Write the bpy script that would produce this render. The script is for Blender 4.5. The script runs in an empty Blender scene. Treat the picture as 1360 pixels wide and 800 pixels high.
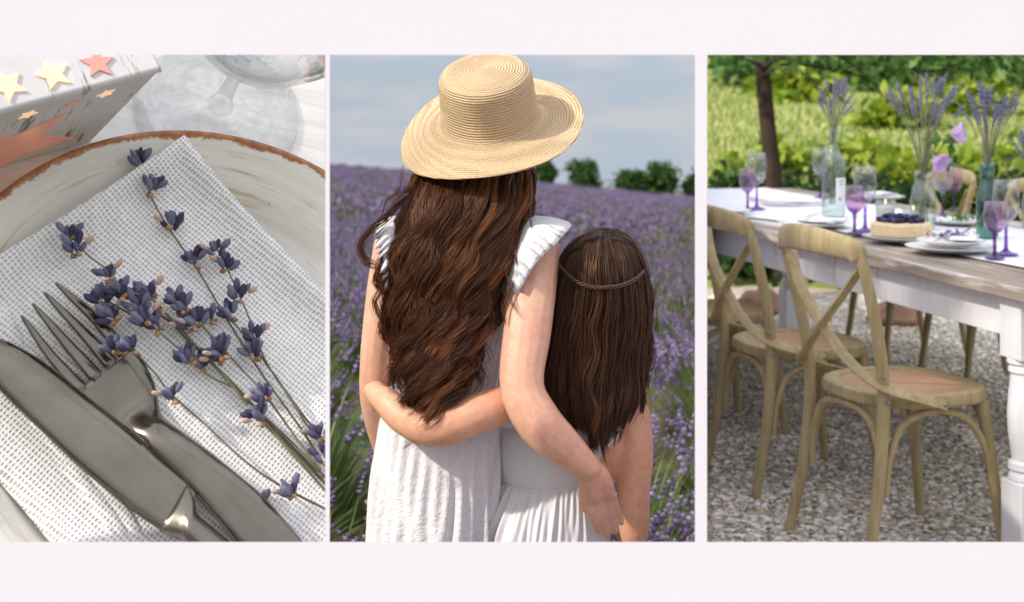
import bpy, bmesh, math, random
import numpy as np
from mathutils import Vector, Matrix, Quaternion
R = random.Random(7)
np.random.seed(7)
scene = bpy.context.scene
COL = scene.collection
rad = math.radians

# ------------------------------------------------------------------ camera, sky, sun
F = 1868.0                      # focal length in pixels of a 1360-wide picture
CX, YH = 680.0, 130.0           # column of the view axis, row of the horizon
CAM = Vector((0, 0, 1.58))
cam = bpy.data.cameras.new('camera')
cam.sensor_width = 36.0
cam.lens = 36.0 * F / 1360.0
cam.shift_y = -(400.0 - YH) / 1360.0
cam.clip_start = 0.05
cam.clip_end = 3000
cam.dof.use_dof = True
cam.dof.focus_distance = 2.35
cam.dof.aperture_fstop = (cam.lens / 1000.0) / 0.0085
camo = bpy.data.objects.new('camera', cam)
COL.objects.link(camo)
camo.location = CAM
camo.rotation_euler = (rad(90), 0, 0)
scene.camera = camo

SUN = Vector((-0.67, -0.37, 0.63)).normalized()
world = bpy.data.worlds.new('World')
scene.world = world
world.use_nodes = True
wn, wl = world.node_tree.nodes, world.node_tree.links
wn.clear()
wo = wn.new('ShaderNodeOutputWorld')
bg = wn.new('ShaderNodeBackground')
sky = wn.new('ShaderNodeTexSky')
sky.sky_type = 'NISHITA'
sky.sun_disc = False
sky.sun_elevation = math.asin(SUN.z)
sky.sun_rotation = math.atan2(SUN.x, SUN.y)
sky.air_density = 1.0
sky.dust_density = 3.0
tc = wn.new('ShaderNodeTexCoord')
sep = wn.new('ShaderNodeSeparateXYZ')
mx = wn.new('ShaderNodeMath'); mx.operation = 'MAXIMUM'; mx.inputs[1].default_value = 0.17
cmb = wn.new('ShaderNodeCombineXYZ')
wl.new(tc.outputs['Generated'], sep.inputs[0])
wl.new(sep.outputs['Z'], mx.inputs[0])
wl.new(sep.outputs['X'], cmb.inputs[0]); wl.new(sep.outputs['Y'], cmb.inputs[1]); wl.new(mx.outputs[0], cmb.inputs[2])
wl.new(cmb.outputs[0], sky.inputs['Vector'])
mp = wn.new('ShaderNodeMapping'); mp.inputs['Scale'].default_value = (9, 9, 34)
wl.new(tc.outputs['Generated'], mp.inputs[0])
nz = wn.new('ShaderNodeTexNoise'); nz.inputs['Scale'].default_value = 1.0; nz.inputs['Detail'].default_value = 5; nz.inputs['Roughness'].default_value = 0.5
wl.new(mp.outputs[0], nz.inputs['Vector'])
cr = wn.new('ShaderNodeValToRGB')
cr.color_ramp.elements[0].position = 0.43; cr.color_ramp.elements[0].color = (0.48, 0.48, 0.48, 1)
cr.color_ramp.elements[1].position = 0.60; cr.color_ramp.elements[1].color = (0.95, 0.95, 0.95, 1)
wl.new(nz.outputs['Fac'], cr.inputs[0])
mixc = wn.new('ShaderNodeMix'); mixc.data_type = 'RGBA'
wl.new(cr.outputs[0], mixc.inputs[0])
wl.new(sky.outputs[0], mixc.inputs[6])
# cloud layer, brighter overhead than at the horizon as in any cloudy sky
cg1 = wn.new('ShaderNodeMath'); cg1.operation = 'MULTIPLY_ADD'; cg1.use_clamp = False
mz = wn.new('ShaderNodeMath'); mz.operation = 'MAXIMUM'; mz.inputs[1].default_value = 0.0
wl.new(sep.outputs['Z'], mz.inputs[0]); wl.new(mz.outputs[0], cg1.inputs[0]); cg1.inputs[1].default_value = 2.2; cg1.inputs[2].default_value = 0.8
cvm = wn.new('ShaderNodeVectorMath'); cvm.operation = 'SCALE'; cvm.inputs[0].default_value = (4.9, 4.95, 5.2)
wl.new(cg1.outputs[0], cvm.inputs['Scale']); wl.new(cvm.outputs[0], mixc.inputs[7])
wl.new(mixc.outputs[2], bg.inputs[0])
bg.inputs[1].default_value = 0.09
wl.new(bg.outputs[0], wo.inputs[0])

sl = bpy.data.lights.new('sun', 'SUN')
sl.energy = 2.5
sl.angle = rad(1.6)
sl.color = (1.0, 0.93, 0.82)
so = bpy.data.objects.new('sun', sl)
COL.objects.link(so)
so.rotation_euler = SUN.to_track_quat('Z', 'Y').to_euler()
so.location = (-8, -4, 9)
scene.view_settings.view_transform = 'Standard'
scene.view_settings.look = 'None'
scene.view_settings.exposure = 0.75
scene.view_settings.gamma = 1.0
scene.render.engine = 'CYCLES'
scene.cycles.max_bounces = 10
scene.cycles.transparent_max_bounces = 24

# ------------------------------------------------------------------ positions
def P(x, y, Y):
    """world point on the ray of pixel (x, y) at depth Y"""
    return Vector(((x - CX) * Y / F, Y, CAM.z - (y - YH) * Y / F))
def G(x, y, z):
    """world point where the ray of pixel (x, y) meets the level z"""
    return P(x, y, F * (CAM.z - z) / (y - YH))

# ------------------------------------------------------------------ materials
def s2l(c):
    c = c / 255.0
    return c / 12.92 if c <= 0.04045 else ((c + 0.055) / 1.055) ** 2.4
def rgb(r, g, b): return (s2l(r), s2l(g), s2l(b), 1)
class N:
    """small node helper"""
    def __init__(s, name):
        s.m = bpy.data.materials.new(name); s.m.use_nodes = True
        s.n = s.m.node_tree.nodes; s.l = s.m.node_tree.links
        s.b = s.n['Principled BSDF']; s.out = s.n['Material Output']
    def new(s, t, **kw):
        x = s.n.new(t)
        for k, v in kw.items(): setattr(x, k, v)
        return x
    def link(s, a, b): s.l.new(a, b)
    def coord(s, scale=(1, 1, 1), kind='Object', rot=(0, 0, 0)):
        t = s.new('ShaderNodeTexCoord'); m = s.new('ShaderNodeMapping')
        m.inputs['Scale'].default_value = scale; m.inputs['Rotation'].default_value = rot
        s.link(t.outputs[kind], m.inputs[0]); return m.outputs[0]
    def noise(s, vec, scale, detail=4, rough=0.55, dist=0.0):
        x = s.new('ShaderNodeTexNoise'); s.link(vec, x.inputs['Vector'])
        x.inputs['Scale'].default_value = scale; x.inputs['Detail'].default_value = detail
        x.inputs['Roughness'].default_value = rough; x.inputs['Distortion'].default_value = dist
        return x.outputs['Fac']
    def ramp(s, fac, stops):
        x = s.new('ShaderNodeValToRGB'); e = x.color_ramp.elements
        while len(e) < len(stops): e.new(0.5)
        for i, (p, c) in enumerate(stops): e[i].position = p; e[i].color = c if len(c) == 4 else (*c, 1)
        s.link(fac, x.inputs[0]); return x.outputs[0]
    def math(s, op, a, b=None, c=None):
        x = s.new('ShaderNodeMath', operation=op)
        for i, q in enumerate((a, b, c)):
            if q is None: continue
            if isinstance(q, (int, float)): x.inputs[i].default_value = q
            else: s.link(q, x.inputs[i])
        return x.outputs[0]
    def mix(s, fac, a, b, mode='MIX'):
        x = s.new('ShaderNodeMix', data_type='RGBA', blend_type=mode)
        for i, q in ((0, fac), (6, a), (7, b)):
            if isinstance(q, (int, float)): x.inputs[i].default_value = q
            elif isinstance(q, tuple): x.inputs[i].default_value = q
            else: s.link(q, x.inputs[i])
        return x.outputs[2]
    def color(s, c):
        if isinstance(c, tuple): s.b.inputs['Base Color'].default_value = c
        else: s.link(c, s.b.inputs['Base Color'])
    def bump(s, h, strength=0.3, dist=0.002):
        x = s.new('ShaderNodeBump'); x.inputs['Strength'].default_value = strength; x.inputs['Distance'].default_value = dist
        s.link(h, x.inputs['Height']); s.link(x.outputs[0], s.b.inputs['Normal'])
    def set(s, **kw):
        for k, v in kw.items(): s.b.inputs[k.replace('_', ' ')].default_value = v
        return s
def mul(c, k): return (c[0] * k, c[1] * k, c[2] * k, 1)
def plain(name, c, rough=0.6, var=0.25, scale=30, bump=0.15, bdist=0.002, c2=None, sss=0, metal=0, spec=0.5, stretch=(1, 1, 1), coat=0):
    q = N(name); v = q.coord(stretch)
    n = q.noise(v, scale)
    q.color(q.ramp(n, [(0.3, mul(c, 1 - var)), (0.7, c2 if c2 else mul(c, 1 + var * 0.6))]))
    if bump: q.bump(q.noise(v, scale * 3), bump, bdist)
    q.set(Roughness=rough, Metallic=metal)
    q.b.inputs['Specular IOR Level'].default_value = spec
    if sss: q.b.inputs['Subsurface Weight'].default_value = sss; q.b.inputs['Subsurface Radius'].default_value = (0.02, 0.008, 0.004); q.b.inputs['Subsurface Scale'].default_value = 0.5
    if coat: q.b.inputs['Coat Weight'].default_value = coat
    return q.m
def island(name, stops, rough=0.6, spec=0.4, trans=0.0, bump=0, bscale=100):
    """colour differs from piece to piece of one mesh"""
    q = N(name); g = q.new('ShaderNodeNewGeometry')
    q.color(q.ramp(g.outputs['Random Per Island'], stops))
    q.set(Roughness=rough); q.b.inputs['Specular IOR Level'].default_value = spec
    if bump: q.bump(q.noise(q.coord(), bscale), bump, 0.002)
    if trans:
        t = q.new('ShaderNodeBsdfTranslucent'); mxs = q.new('ShaderNodeMixShader'); mxs.inputs[0].default_value = trans
        rp = q.ramp(g.outputs['Random Per Island'], stops); q.link(rp, t.inputs[0])
        q.link(q.b.outputs[0], mxs.inputs[1]); q.link(t.outputs[0], mxs.inputs[2]); q.link(mxs.outputs[0], q.out.inputs[0])
    return q.m
def glass(name, tint=(1, 1, 1, 1), refl=0.12, grad=None):
    """thin clear glass: transparent with a fresnel reflection; grad=(z0, z1, colour) tints the lower part"""
    q = N(name); q.n.remove(q.b)
    tr = q.new('ShaderNodeBsdfTransparent'); gl = q.new('ShaderNodeBsdfGlossy'); gl.inputs['Roughness'].default_value = 0.03
    lw = q.new('ShaderNodeLayerWeight'); lw.inputs[0].default_value = 0.35
    fac = q.math('MULTIPLY_ADD', q.math('POWER', lw.outputs['Facing'], 2.2), 0.75, refl)
    ms = q.new('ShaderNodeMixShader'); q.link(fac, ms.inputs[0])
    edge = q.ramp(lw.outputs['Facing'], [(0.35, (1, 1, 1, 1)), (1.0, (0.80, 0.81, 0.81, 1))])
    if grad:
        sp = q.new('ShaderNodeSeparateXYZ'); q.link(q.coord(), sp.inputs[0])
        f2 = q.math('DIVIDE', q.math('SUBTRACT', sp.outputs[2], grad[0]), grad[1] - grad[0])
        c = q.ramp(f2, [(0.0, grad[2]), (0.5, mul(grad[2], 1.25)), (0.64, grad[3]), (0.95, tint)])
        c = q.mix(1.0, edge, c, 'MULTIPLY')
    else: c = q.mix(1.0, edge, tint, 'MULTIPLY')
    q.link(c, tr.inputs[0]); q.link(tr.outputs[0], ms.inputs[1]); q.link(gl.outputs[0], ms.inputs[2]); q.link(ms.outputs[0], q.out.inputs[0])
    return q.m
def wood(name, light, dark, scale=(60, 6, 60), rough=0.6, bump=0.3, paint=None, wear=0.5, spec=0.3):
    """grain runs along local y (small scale there)"""
    q = N(name); v = q.coord(scale)
    n = q.noise(v, 1.0, 6, 0.65, 0.6)
    c = q.ramp(n, [(0.25, dark), (0.75, light)])
    if paint:
        w = q.noise(q.coord(tuple(k * 0.35 for k in scale)), 1.0, 5, 0.7)
        fac = q.ramp(w, [(wear - 0.03, (0, 0, 0, 1)), (wear + 0.05, (1, 1, 1, 1))])
        c = q.mix(fac, c, q.ramp(n, [(0.2, mul(paint, 0.8)), (0.8, paint)]))
    q.color(c); q.bump(n, bump, 0.002); q.set(Roughness=rough); q.b.inputs['Specular IOR Level'].default_value = spec
    return q.m

# ------------------------------------------------------------------ mesh building
class B:
    def __init__(s): s.v = []; s.f = []
    def add(s, v, f, M=None):
        o = len(s.v)
        s.v += [tuple(M @ Vector(p)) for p in v] if M is not None else [tuple(p) for p in v]
        s.f += [tuple(i + o for i in q) for q in f]; return s
    def box(s, c, d, M=None):
        x, y, z = c; a, b, e = d[0] / 2, d[1] / 2, d[2] / 2
        v = [(x + i * a, y + j * b, z + k * e) for i in (-1, 1) for j in (-1, 1) for k in (-1, 1)]
        return s.add(v, [(0, 1, 3, 2), (4, 6, 7, 5), (0, 4, 5, 1), (2, 3, 7, 6), (0, 2, 6, 4), (1, 5, 7, 3)], M)
    def tube(s, pts, r, n=8, flat=None, up=None, M=None, caps=True):
        """swept tube; r number or list; flat=(a,b) scales the section along side/up axes"""
        pts = [Vector(p) for p in pts]; k = len(pts)
        rr = [r] * k if isinstance(r, (int, float)) else r
        v = []; f = []; prev = None
        for i, p in enumerate(pts):
            t = (pts[min(i + 1, k - 1)] - pts[max(i - 1, 0)]).normalized()
            if prev is None:
                a = Vector(up) if up is not None else (Vector((0, 0, 1)) if abs(t.z) < 0.9 else Vector((0, 1, 0)))
            else: a = prev
            if up is not None: a = Vector(up)
            a = (a - t * a.dot(t)).normalized(); prev = a; b = t.cross(a)
            fa, fb = flat if flat else (1, 1)
            for j in range(n):
                th = 2 * math.pi * (j + 0.5) / n
                v.append(p + a * (math.cos(th) * rr[i] * fa) + b * (math.sin(th) * rr[i] * fb))
        for i in range(k - 1):
            for j in range(n):
                f.append((i * n + j, i * n + (j + 1) % n, (i + 1) * n + (j + 1) % n, (i + 1) * n + j))
        if caps: f.append(tuple(range(n - 1, -1, -1))); f.append(tuple((k - 1) * n + j for j in range(n)))
        return s.add(v, f, M)
    def lathe(s, prof, n=32, M=None, close=False):
        v = []; f = []; k = len(prof)
        for (r, z) in prof:
            for j in range(n):
                a = 2 * math.pi * j / n; v.append((r * math.cos(a), r * math.sin(a), z))
        for i in range(k - 1):
            for j in range(n): f.append((i * n + j, i * n + (j + 1) % n, (i + 1) * n + (j + 1) % n, (i + 1) * n + j))
        return s.add(v, f, M)
    def grid(s, rows, wrap=False, M=None):
        k = len(rows); n = len(rows[0]); v = [p for r in rows for p in r]; f = []
        for i in range(k - 1):
            for j in range(n if wrap else n - 1):
                f.append((i * n + j, i * n + (j + 1) % n, (i + 1) * n + (j + 1) % n, (i + 1) * n + j))
        return s.add(v, f, M)
    def ball(s, c, r, seg=10, rings=6, M=None):
        r = (r, r, r) if isinstance(r, (int, float)) else r
        rows = []
        for i in range(rings + 1):
            ph = math.pi * i / rings; ph = min(max(ph, 0.02), math.pi - 0.02)
            rows.append([(c[0] + r[0] * math.sin(ph) * math.cos(2 * math.pi * j / seg), c[1] + r[1] * math.sin(ph) * math.sin(2 * math.pi * j / seg), c[2] + r[2] * math.cos(ph)) for j in range(seg)])
        s.grid(rows, True, M)
        o = len(s.v) - (rings + 1) * seg
        s.f.append(tuple(o + j for j in range(seg - 1, -1, -1))); s.f.append(tuple(o + rings * seg + j for j in range(seg)))
        return s
def mesh_np(name, v, f):
    """fast mesh from numpy vertex and uniform face arrays"""
    me = bpy.data.meshes.new(name); v = np.asarray(v, dtype=np.float32); f = np.asarray(f, dtype=np.int32)
    me.vertices.add(len(v)); me.vertices.foreach_set('co', v.ravel())
    k = f.shape[1]; me.loops.add(f.size); me.loops.foreach_set('vertex_index', f.ravel())
    me.polygons.add(len(f)); me.polygons.foreach_set('loop_start', np.arange(0, f.size, k, dtype=np.int32))
    try: me.polygons.foreach_set('loop_total', np.full(len(f), k, dtype=np.int32))
    except Exception: pass
    me.update(calc_edges=True); me.validate(); return me
def tag(o, label=None, cat=None, group=None, kind=None):
    if label: o['label'] = label
    if cat: o['category'] = cat
    if group: o['group'] = group
    if kind: o['kind'] = kind
    return o
def put(name, me, m, parent=None, M=None, smooth=True, bevel=0):
    if isinstance(me, B):
        q = bpy.data.meshes.new(name); q.from_pydata(me.v, [], me.f); q.update(); me = q
        bm = bmesh.new(); bm.from_mesh(me); bmesh.ops.recalc_face_normals(bm, faces=bm.faces); bm.to_mesh(me); bm.free()
    if smooth:
        me.polygons.foreach_set('use_smooth', [True] * len(me.polygons))
        if smooth != 'full':
            try: me.set_sharp_from_angle(angle=rad(38))
            except Exception: pass
    if m is not None and not me.materials: me.materials.append(m)
    o = bpy.data.objects.new(name, me); COL.objects.link(o)
    if parent: o.parent = parent
    if M is not None: o.matrix_basis = M
    if bevel:
        b = o.modifiers.new('bevel', 'BEVEL'); b.width = bevel; b.segments = 2; b.limit_method = 'ANGLE'
    return o
def thing(name, label, cat, M=None, group=None, loc=None):
    o = bpy.data.objects.new(name, None); COL.objects.link(o); o.empty_display_size = 0.05
    o.matrix_basis = M if M is not None else Matrix.Translation(loc if loc is not None else (0, 0, 0))
    return tag(o, label, cat, group)
def copy_tree(root, M, label=None):
    r = root.copy(); COL.objects.link(r); r.matrix_basis = M
    if label: r['label'] = label
    for ch in [o for o in bpy.data.objects if o.parent == root]:
        c = ch.copy(); COL.objects.link(c); c.parent = r
        for g in [o for o in bpy.data.objects if o.parent == ch]:
            d = g.copy(); COL.objects.link(d); d.parent = c
    return r
def interp(tab, y):
    """piecewise-linear table of (y, a, b, ...)"""
    if y <= tab[0][0]: return tab[0][1:]
    for p, q in zip(tab, tab[1:]):
        if y <= q[0]:
            t = (y - p[0]) / (q[0] - p[0]); return tuple(a + (b - a) * t for a, b in zip(p[1:], q[1:]))
    return tab[-1][1:]
def spline(pts, n):
    """Catmull-Rom through pts, n points out"""
    pts = [Vector(p) for p in pts]; k = len(pts) - 1; out = []
    for i in range(n):
        u = i / (n - 1) * k; j = min(int(u), k - 1); t = u - j
        p0, p1, p2, p3 = pts[max(j - 1, 0)], pts[j], pts[j + 1], pts[min(j + 2, k)]
        out.append(0.5 * ((2 * p1) + (p2 - p0) * t + (2 * p0 - 5 * p1 + 4 * p2 - p3) * t * t + (3 * p1 - p0 - 3 * p2 + p3) * t ** 3))
    return out
def rz(a): return Matrix.Rotation(a, 4, 'Z')
def T(x, y, z): return Matrix.Translation((x, y, z))

#=PART2=
# ================================================================== SETTING
def field_z(x, y): return -0.093 * max(-40, min(60, x)) - 0.055 * (y - 2.83)
# soil of the lavender field, one sheet to the horizon
q = N('soil'); v = q.coord()
q.color(q.mix(q.ramp(q.noise(v, 1.7, 5), [(0.40, (0, 0, 0, 1)), (0.62, (1, 1, 1, 1))]), rgb(96, 82, 62), rgb(74, 92, 44)))
q.bump(q.noise(v, 14, 6), 0.6, 0.05); q.set(Roughness=0.95)
soil = q.m
xs = [-400, -150, -60, -40] + [i * 4 - 36 for i in range(23)] + [60, 150, 400]
ys = [-60, -20, -8] + [i * 3 for i in range(30)] + [120, 200, 300, 420, 600]
tag(put('ground', B().grid([[(x, y, field_z(x, y)) for x in xs] for y in ys]), soil), kind='structure')

# pale lilac partition wall with three openings (frames the three places beyond)
WY = 1.70; WT = 0.012; WTOP = 1.735
def wx(px): return (px - CX) * WY / F
def wz(py): return CAM.z - (py - YH) * WY / F
q = N('lilac_plaster'); v = q.coord()
q.color(q.ramp(q.noise(v, 3.0), [(0.3, (0.81, 0.772, 0.865, 1)), (0.7, (0.815, 0.777, 0.87, 1))])); q.set(Roughness=0.95)
q.b.inputs['Specular IOR Level'].default_value = 0.1
lilac = q.m
fx = [wx(-34), wx(-20), wx(432), wx(438), wx(923), wx(939), wx(1382), 2.2]
fz = [-0.35, wz(720), wz(73), WTOP]
k = 0.0022
bx_ = [wx(-34), wx(-20), wx(432), wx(438) - k, wx(923) + k, wx(939), wx(1382), 2.2]
bz_ = [-0.35, wz(720) - 0.0045, wz(73) + 0.001, WTOP]
w = B()
for (X, Z, Y) in ((fx, fz, WY), (bx_, bz_, WY + WT)):
    w.v += [(x, Y, z) for z in Z for x in X]
def vid(side, i, j): return side * 32 + j * 8 + i
for j in range(3):
    for i in range(7):
        if j == 1 and i in (1, 3, 5): continue
        w.f.append((vid(0, i, j), vid(0, i + 1, j), vid(0, i + 1, j + 1), vid(0, i, j + 1)))
        w.f.append((vid(1, i, j + 1), vid(1, i + 1, j + 1), vid(1, i + 1, j), vid(1, i, j)))
def strip(a, b): w.f.append((vid(0, *a), vid(0, *b), vid(1, *b), vid(1, *a)))
for i in range(7): strip((i, 0), (i + 1, 0)); strip((i, 3), (i + 1, 3))
for j in range(3): strip((0, j), (0, j + 1)); strip((7, j), (7, j + 1))
for i in (1, 3, 5):
    strip((i, 1), (i + 1, 1)); strip((i, 2), (i + 1, 2)); strip((i, 1), (i, 2)); strip((i + 1, 1), (i + 1, 2))
tag(put('partition_wall', w, lilac, smooth=False), kind='structure')

# raised gravel terrace of the garden
ZG = 0.325
q = N('gravel_bed'); v = q.coord()
vo = q.new('ShaderNodeTexVoronoi'); vo.inputs['Scale'].default_value = 62; q.link(v, vo.inputs['Vector'])
sepc = q.new('ShaderNodeSeparateColor'); q.link(vo.outputs['Color'], sepc.inputs[0])
q.color(q.mix(q.noise(v, 2.2, 3), q.ramp(sepc.outputs[0], [(0.0, rgb(130, 124, 112)), (0.4, rgb(186, 178, 162)), (0.7, rgb(208, 202, 188)), (1.0, rgb(232, 228, 218))]), rgb(176, 156, 134)))
q.bump(vo.outputs['Distance'], 0.9, 0.012); q.set(Roughness=0.9)
gravel = q.m
EDGE = 0.1352
def sector(Y, a): return EDGE * Y + a
tb = B()
rows = []
for Y in [2.6, 3.5, 5, 7, 9.4]:
    rows.append([(EDGE * Y, Y, -0.9), (EDGE * Y, Y, ZG)] + [(EDGE * Y + d, Y, ZG) for d in (0.5, 1, 2, 3, 5, 8)])
tb.grid(rows)
tb.f.append(tuple(range(0, 8)))
tag(put('gravel_terrace', tb, gravel, smooth=False), kind='structure')
# loose pebbles on the terrace
ico = bmesh.new(); bmesh.ops.create_icosphere(ico, subdivisions=1, radius=1.0)
iv = np.array([v.co[:] for v in ico.verts]); jf = np.array([[v.index for v in f.verts] for f in ico.faces]); ico.free()
n = 50000
Yp = 3.3 + 5.6 * np.random.rand(n) ** 1.35
Xp = EDGE * Yp + 0.03 + np.random.rand(n) * (0.27 * Yp)
sz = 0.0052 + 0.0085 * np.random.rand(n) ** 3
ang = np.random.rand(n) * 6.28
sc3 = np.stack([sz * (0.8 + 0.7 * np.random.rand(n)), sz * (0.8 + 0.5 * np.random.rand(n)), sz * (0.45 + 0.4 * np.random.rand(n))], 1)
vv = iv[None] * (1 + 0.25 * (np.random.rand(n, len(iv), 3) - 0.5)) * sc3[:, None]
ca, sa = np.cos(ang)[:, None], np.sin(ang)[:, None]
vx = vv[..., 0] * ca - vv[..., 1] * sa + Xp[:, None]; vy = vv[..., 0] * sa + vv[..., 1] * ca + Yp[:, None]
vz = vv[..., 2] + ZG + (sc3[:, 2] * (0.5 + 0.5 * np.random.rand(n)))[:, None]
pv = np.stack([vx, vy, vz], 2).reshape(-1, 3)
pf = (jf[None] + (np.arange(n) * len(iv))[:, None, None]).reshape(-1, 3)
pebm = island('pebble', [(0.0, rgb(110, 106, 98)), (0.18, rgb(166, 160, 148)), (0.45, rgb(206, 200, 184)), (0.56, rgb(186, 158, 132)), (0.66, rgb(222, 217, 204)), (0.9, rgb(240, 237, 228)), (1.0, rgb(246, 244, 238))], 0.75, 0.3)
tag(put('gravel', mesh_np('gravel', pv, pf), pebm, smooth=True), 'loose grey and tan pebbles covering the terrace under the chairs', 'gravel', kind='stuff')

# low plastered garden wall between the lavender field and the terrace
def fin(px, Y): return (px - CX) / F * Y
gw = B(); ya, yb = WY + WT + 0.004, 8.6
gw.add([(fin(px, Y), Y, z) for z in (-1.2, 1.30) for (px, Y) in ((925.5, ya), (936.5, ya), (936.5, yb), (925.5, yb))], [(0, 3, 2, 1), (4, 5, 6, 7), (0, 1, 5, 4), (1, 2, 6, 5), (2, 3, 7, 6), (3, 0, 4, 7)])
tag(put('garden_wall', gw, lilac, smooth=False), kind='structure')
# meadow rising behind the terrace
q = N('meadow_soil'); v = q.coord()
q.color(q.ramp(q.noise(v, 0.9, 5), [(0.3, rgb(92, 112, 42)), (0.6, rgb(150, 160, 84)), (0.8, rgb(182, 172, 110))])); q.set(Roughness=0.95)
q.bump(q.noise(v, 20, 5), 0.6, 0.05)
meadm = q.m
def mead_z(Y): return interp([(9.2, ZG - 0.02), (9.9, 0.62), (10.8, 0.98), (14, 1.16), (30, 2.0), (46, 3.0)], Y)[0]
rows = []
for Y in [9.2, 9.5, 9.9, 10.4, 10.8, 12, 14, 18, 22, 26, 30, 38, 46]:
    e = EDGE * Y
    rows.append([(e, Y, -3.2), (e, Y, mead_z(Y))] + [(e + d * Y, Y, mead_z(Y) + 0.1 * math.sin(d * 40 + Y)) for d in (0.03, 0.07, 0.12, 0.18, 0.25, 0.4, 0.7)])
tag(put('meadow', B().grid(rows), meadm), kind='structure')
# tall meadow grass
n = 70000
Yg = 10.3 + 20.5 * np.random.rand(n) ** 1.5
Xg = EDGE * Yg + (0.004 + 0.29 * np.random.rand(n)) * Yg
zg = np.interp(Yg, [9.2, 9.9, 10.8, 14, 30, 46], [0.3, 0.62, 0.98, 1.16, 2.0, 3.0])
h = (0.03 + 0.10 * np.random.rand(n)) * (0.7 + 0.6 * (np.sin(Xg * 1.3) * np.cos(Yg * 0.9) * 0.5 + 0.5))
wd = 0.006 + 0.008 * np.random.rand(n) + Yg * 0.0004
a = np.random.rand(n) * 6.28; le = 0.35 * h * np.random.rand(n); la = np.random.rand(n) * 6.28
dx, dy = np.cos(a) * wd, np.sin(a) * wd
lx, ly = np.cos(la) * le, np.sin(la) * le
gv = np.stack([np.stack([Xg - dx, Yg - dy, zg - 0.02], 1), np.stack([Xg + dx, Yg + dy, zg - 0.02], 1),
               np.stack([Xg + lx * .4 + dx * .7, Yg + ly * .4 + dy * .7, zg + h * .6], 1), np.stack([Xg + lx, Yg + ly, zg + h], 1)], 1).reshape(-1, 3)
gf = (np.array([[0, 1, 2], [0, 2, 3]])[None] + (np.arange(n) * 4)[:, None, None]).reshape(-1, 3)
grassm = island('meadow_grass', [(0.0, rgb(98, 126, 56)), (0.4, rgb(148, 168, 88)), (0.75, rgb(196, 199, 126)), (1.0, rgb(238, 228, 184))], 0.7, 0.2, 0.35)
tag(put('meadow_grass', mesh_np('meadow_grass', gv, gf), grassm, smooth=False), 'tall yellow green sunlit grass on the slope behind the table', 'grass', kind='stuff')

# ------------------------------------------------------------------ foliage
def leaf_mesh(name, pts, nrm_up=0.4, size=0.1, clip=None):
    """one small folded leaf (two quads -> 4 tris) at each point"""
    pts = np.asarray(pts)
    if clip is not None: pts = pts[pts[:, 0] > clip * pts[:, 1] + size * 0.6]
    n = len(pts)
    d = np.random.randn(n, 3); d[:, 2] -= 0.3; d /= np.linalg.norm(d, axis=1)[:, None]
    u = np.random.randn(n, 3); u[:, 2] += nrm_up * 2; s = np.cross(d, u); s /= np.linalg.norm(s, axis=1)[:, None] + 1e-9
    nn = np.cross(s, d)
    L = size * (0.6 + 0.8 * np.random.rand(n))[:, None]; W = L * 0.3
    p0 = pts; p1 = pts + d * L * .45 + s * W + nn * L * .08; p2 = pts + d * L; p3 = pts + d * L * .45 - s * W + nn * L * .08
    v = np.stack([p0, p1, p2, p3], 1).reshape(-1, 3)
    f = (np.array([[0, 1, 2], [0, 2, 3]])[None] + (np.arange(n) * 4)[:, None, None]).reshape(-1, 3)
    return mesh_np(name, v, f)
def crown_pts(c, r, n, clumps=40, spread=0.22):
    cc = np.random.randn(clumps, 3); cc /= np.linalg.norm(cc, axis=1)[:, None]; cc *= (0.45 + 0.55 * np.random.rand(clumps) ** 0.5)[:, None]
    cr_ = 0.6 + 0.8 * np.random.rand(clumps)
    i = np.random.randint(0, clumps, n)
    p = cc[i] + np.random.randn(n, 3) * spread * cr_[i][:, None]
    return p * np.array(r) + np.array(c)
barkm = plain('bark', rgb(62, 46, 36), 0.9, 0.45, 22, 0.9, 0.01, stretch=(1, 1, 0.25))
def leafm(name, a, b, c, tr=0.3): return island(name, [(0.0, a), (0.5, b), (1.0, c)], 0.55, 0.35, tr)
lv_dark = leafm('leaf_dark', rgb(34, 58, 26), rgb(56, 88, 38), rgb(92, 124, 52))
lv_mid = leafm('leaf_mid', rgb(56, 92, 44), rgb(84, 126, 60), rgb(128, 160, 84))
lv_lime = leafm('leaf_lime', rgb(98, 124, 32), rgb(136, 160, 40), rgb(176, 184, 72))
def tree(name, label, base, height, cr, lm, n=5000, size=0.16, trunk_r=0.12, clip=None, group=None, crown_h=0.62, clumps=40, cat='tree', dx=0, limbs=6):
    t = thing(name, label, cat, loc=base, group=group)
    b = B(); top = Vector((dx, 0, height * 0.85))
    path = spline([(0, 0, -0.1), (dx * 0.2 + 0.03, 0.02, height * 0.3), (dx * 0.6 - 0.02, 0, height * 0.6), top], 9)
    b.tube(path, [trunk_r * (1 - 0.75 * i / 8) for i in range(9)], 8)
    cc = Vector((dx, 0, height * crown_h))
    for i in range(limbs):
        a = R.random() * 6.28; s = path[3 + i % 5]
        e = cc + Vector((math.cos(a) * cr[0] * 0.7, math.sin(a) * cr[1] * 0.7, R.uniform(-0.2, 0.6) * cr[2]))
        if clip is not None and (base[0] + e.x) < clip * (base[1] + e.y) + 0.1: continue
        b.tube(spline([s, (s + e) / 2 + Vector((0, 0, 0.05 * height)), e], 6), [trunk_r * 0.35 * (1 - 0.7 * j / 5) for j in range(6)], 5)
    put('trunk', b, barkm, t)
    pts = crown_pts(cc, cr, n, clumps)
    if clip is not None:
        w_ = pts + np.array(base); pts = pts[w_[:, 0] > clip * w_[:, 1] + size]
    put('crown', leaf_mesh('crown', pts, size=size), lm, t, smooth=False)
    return t
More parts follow.
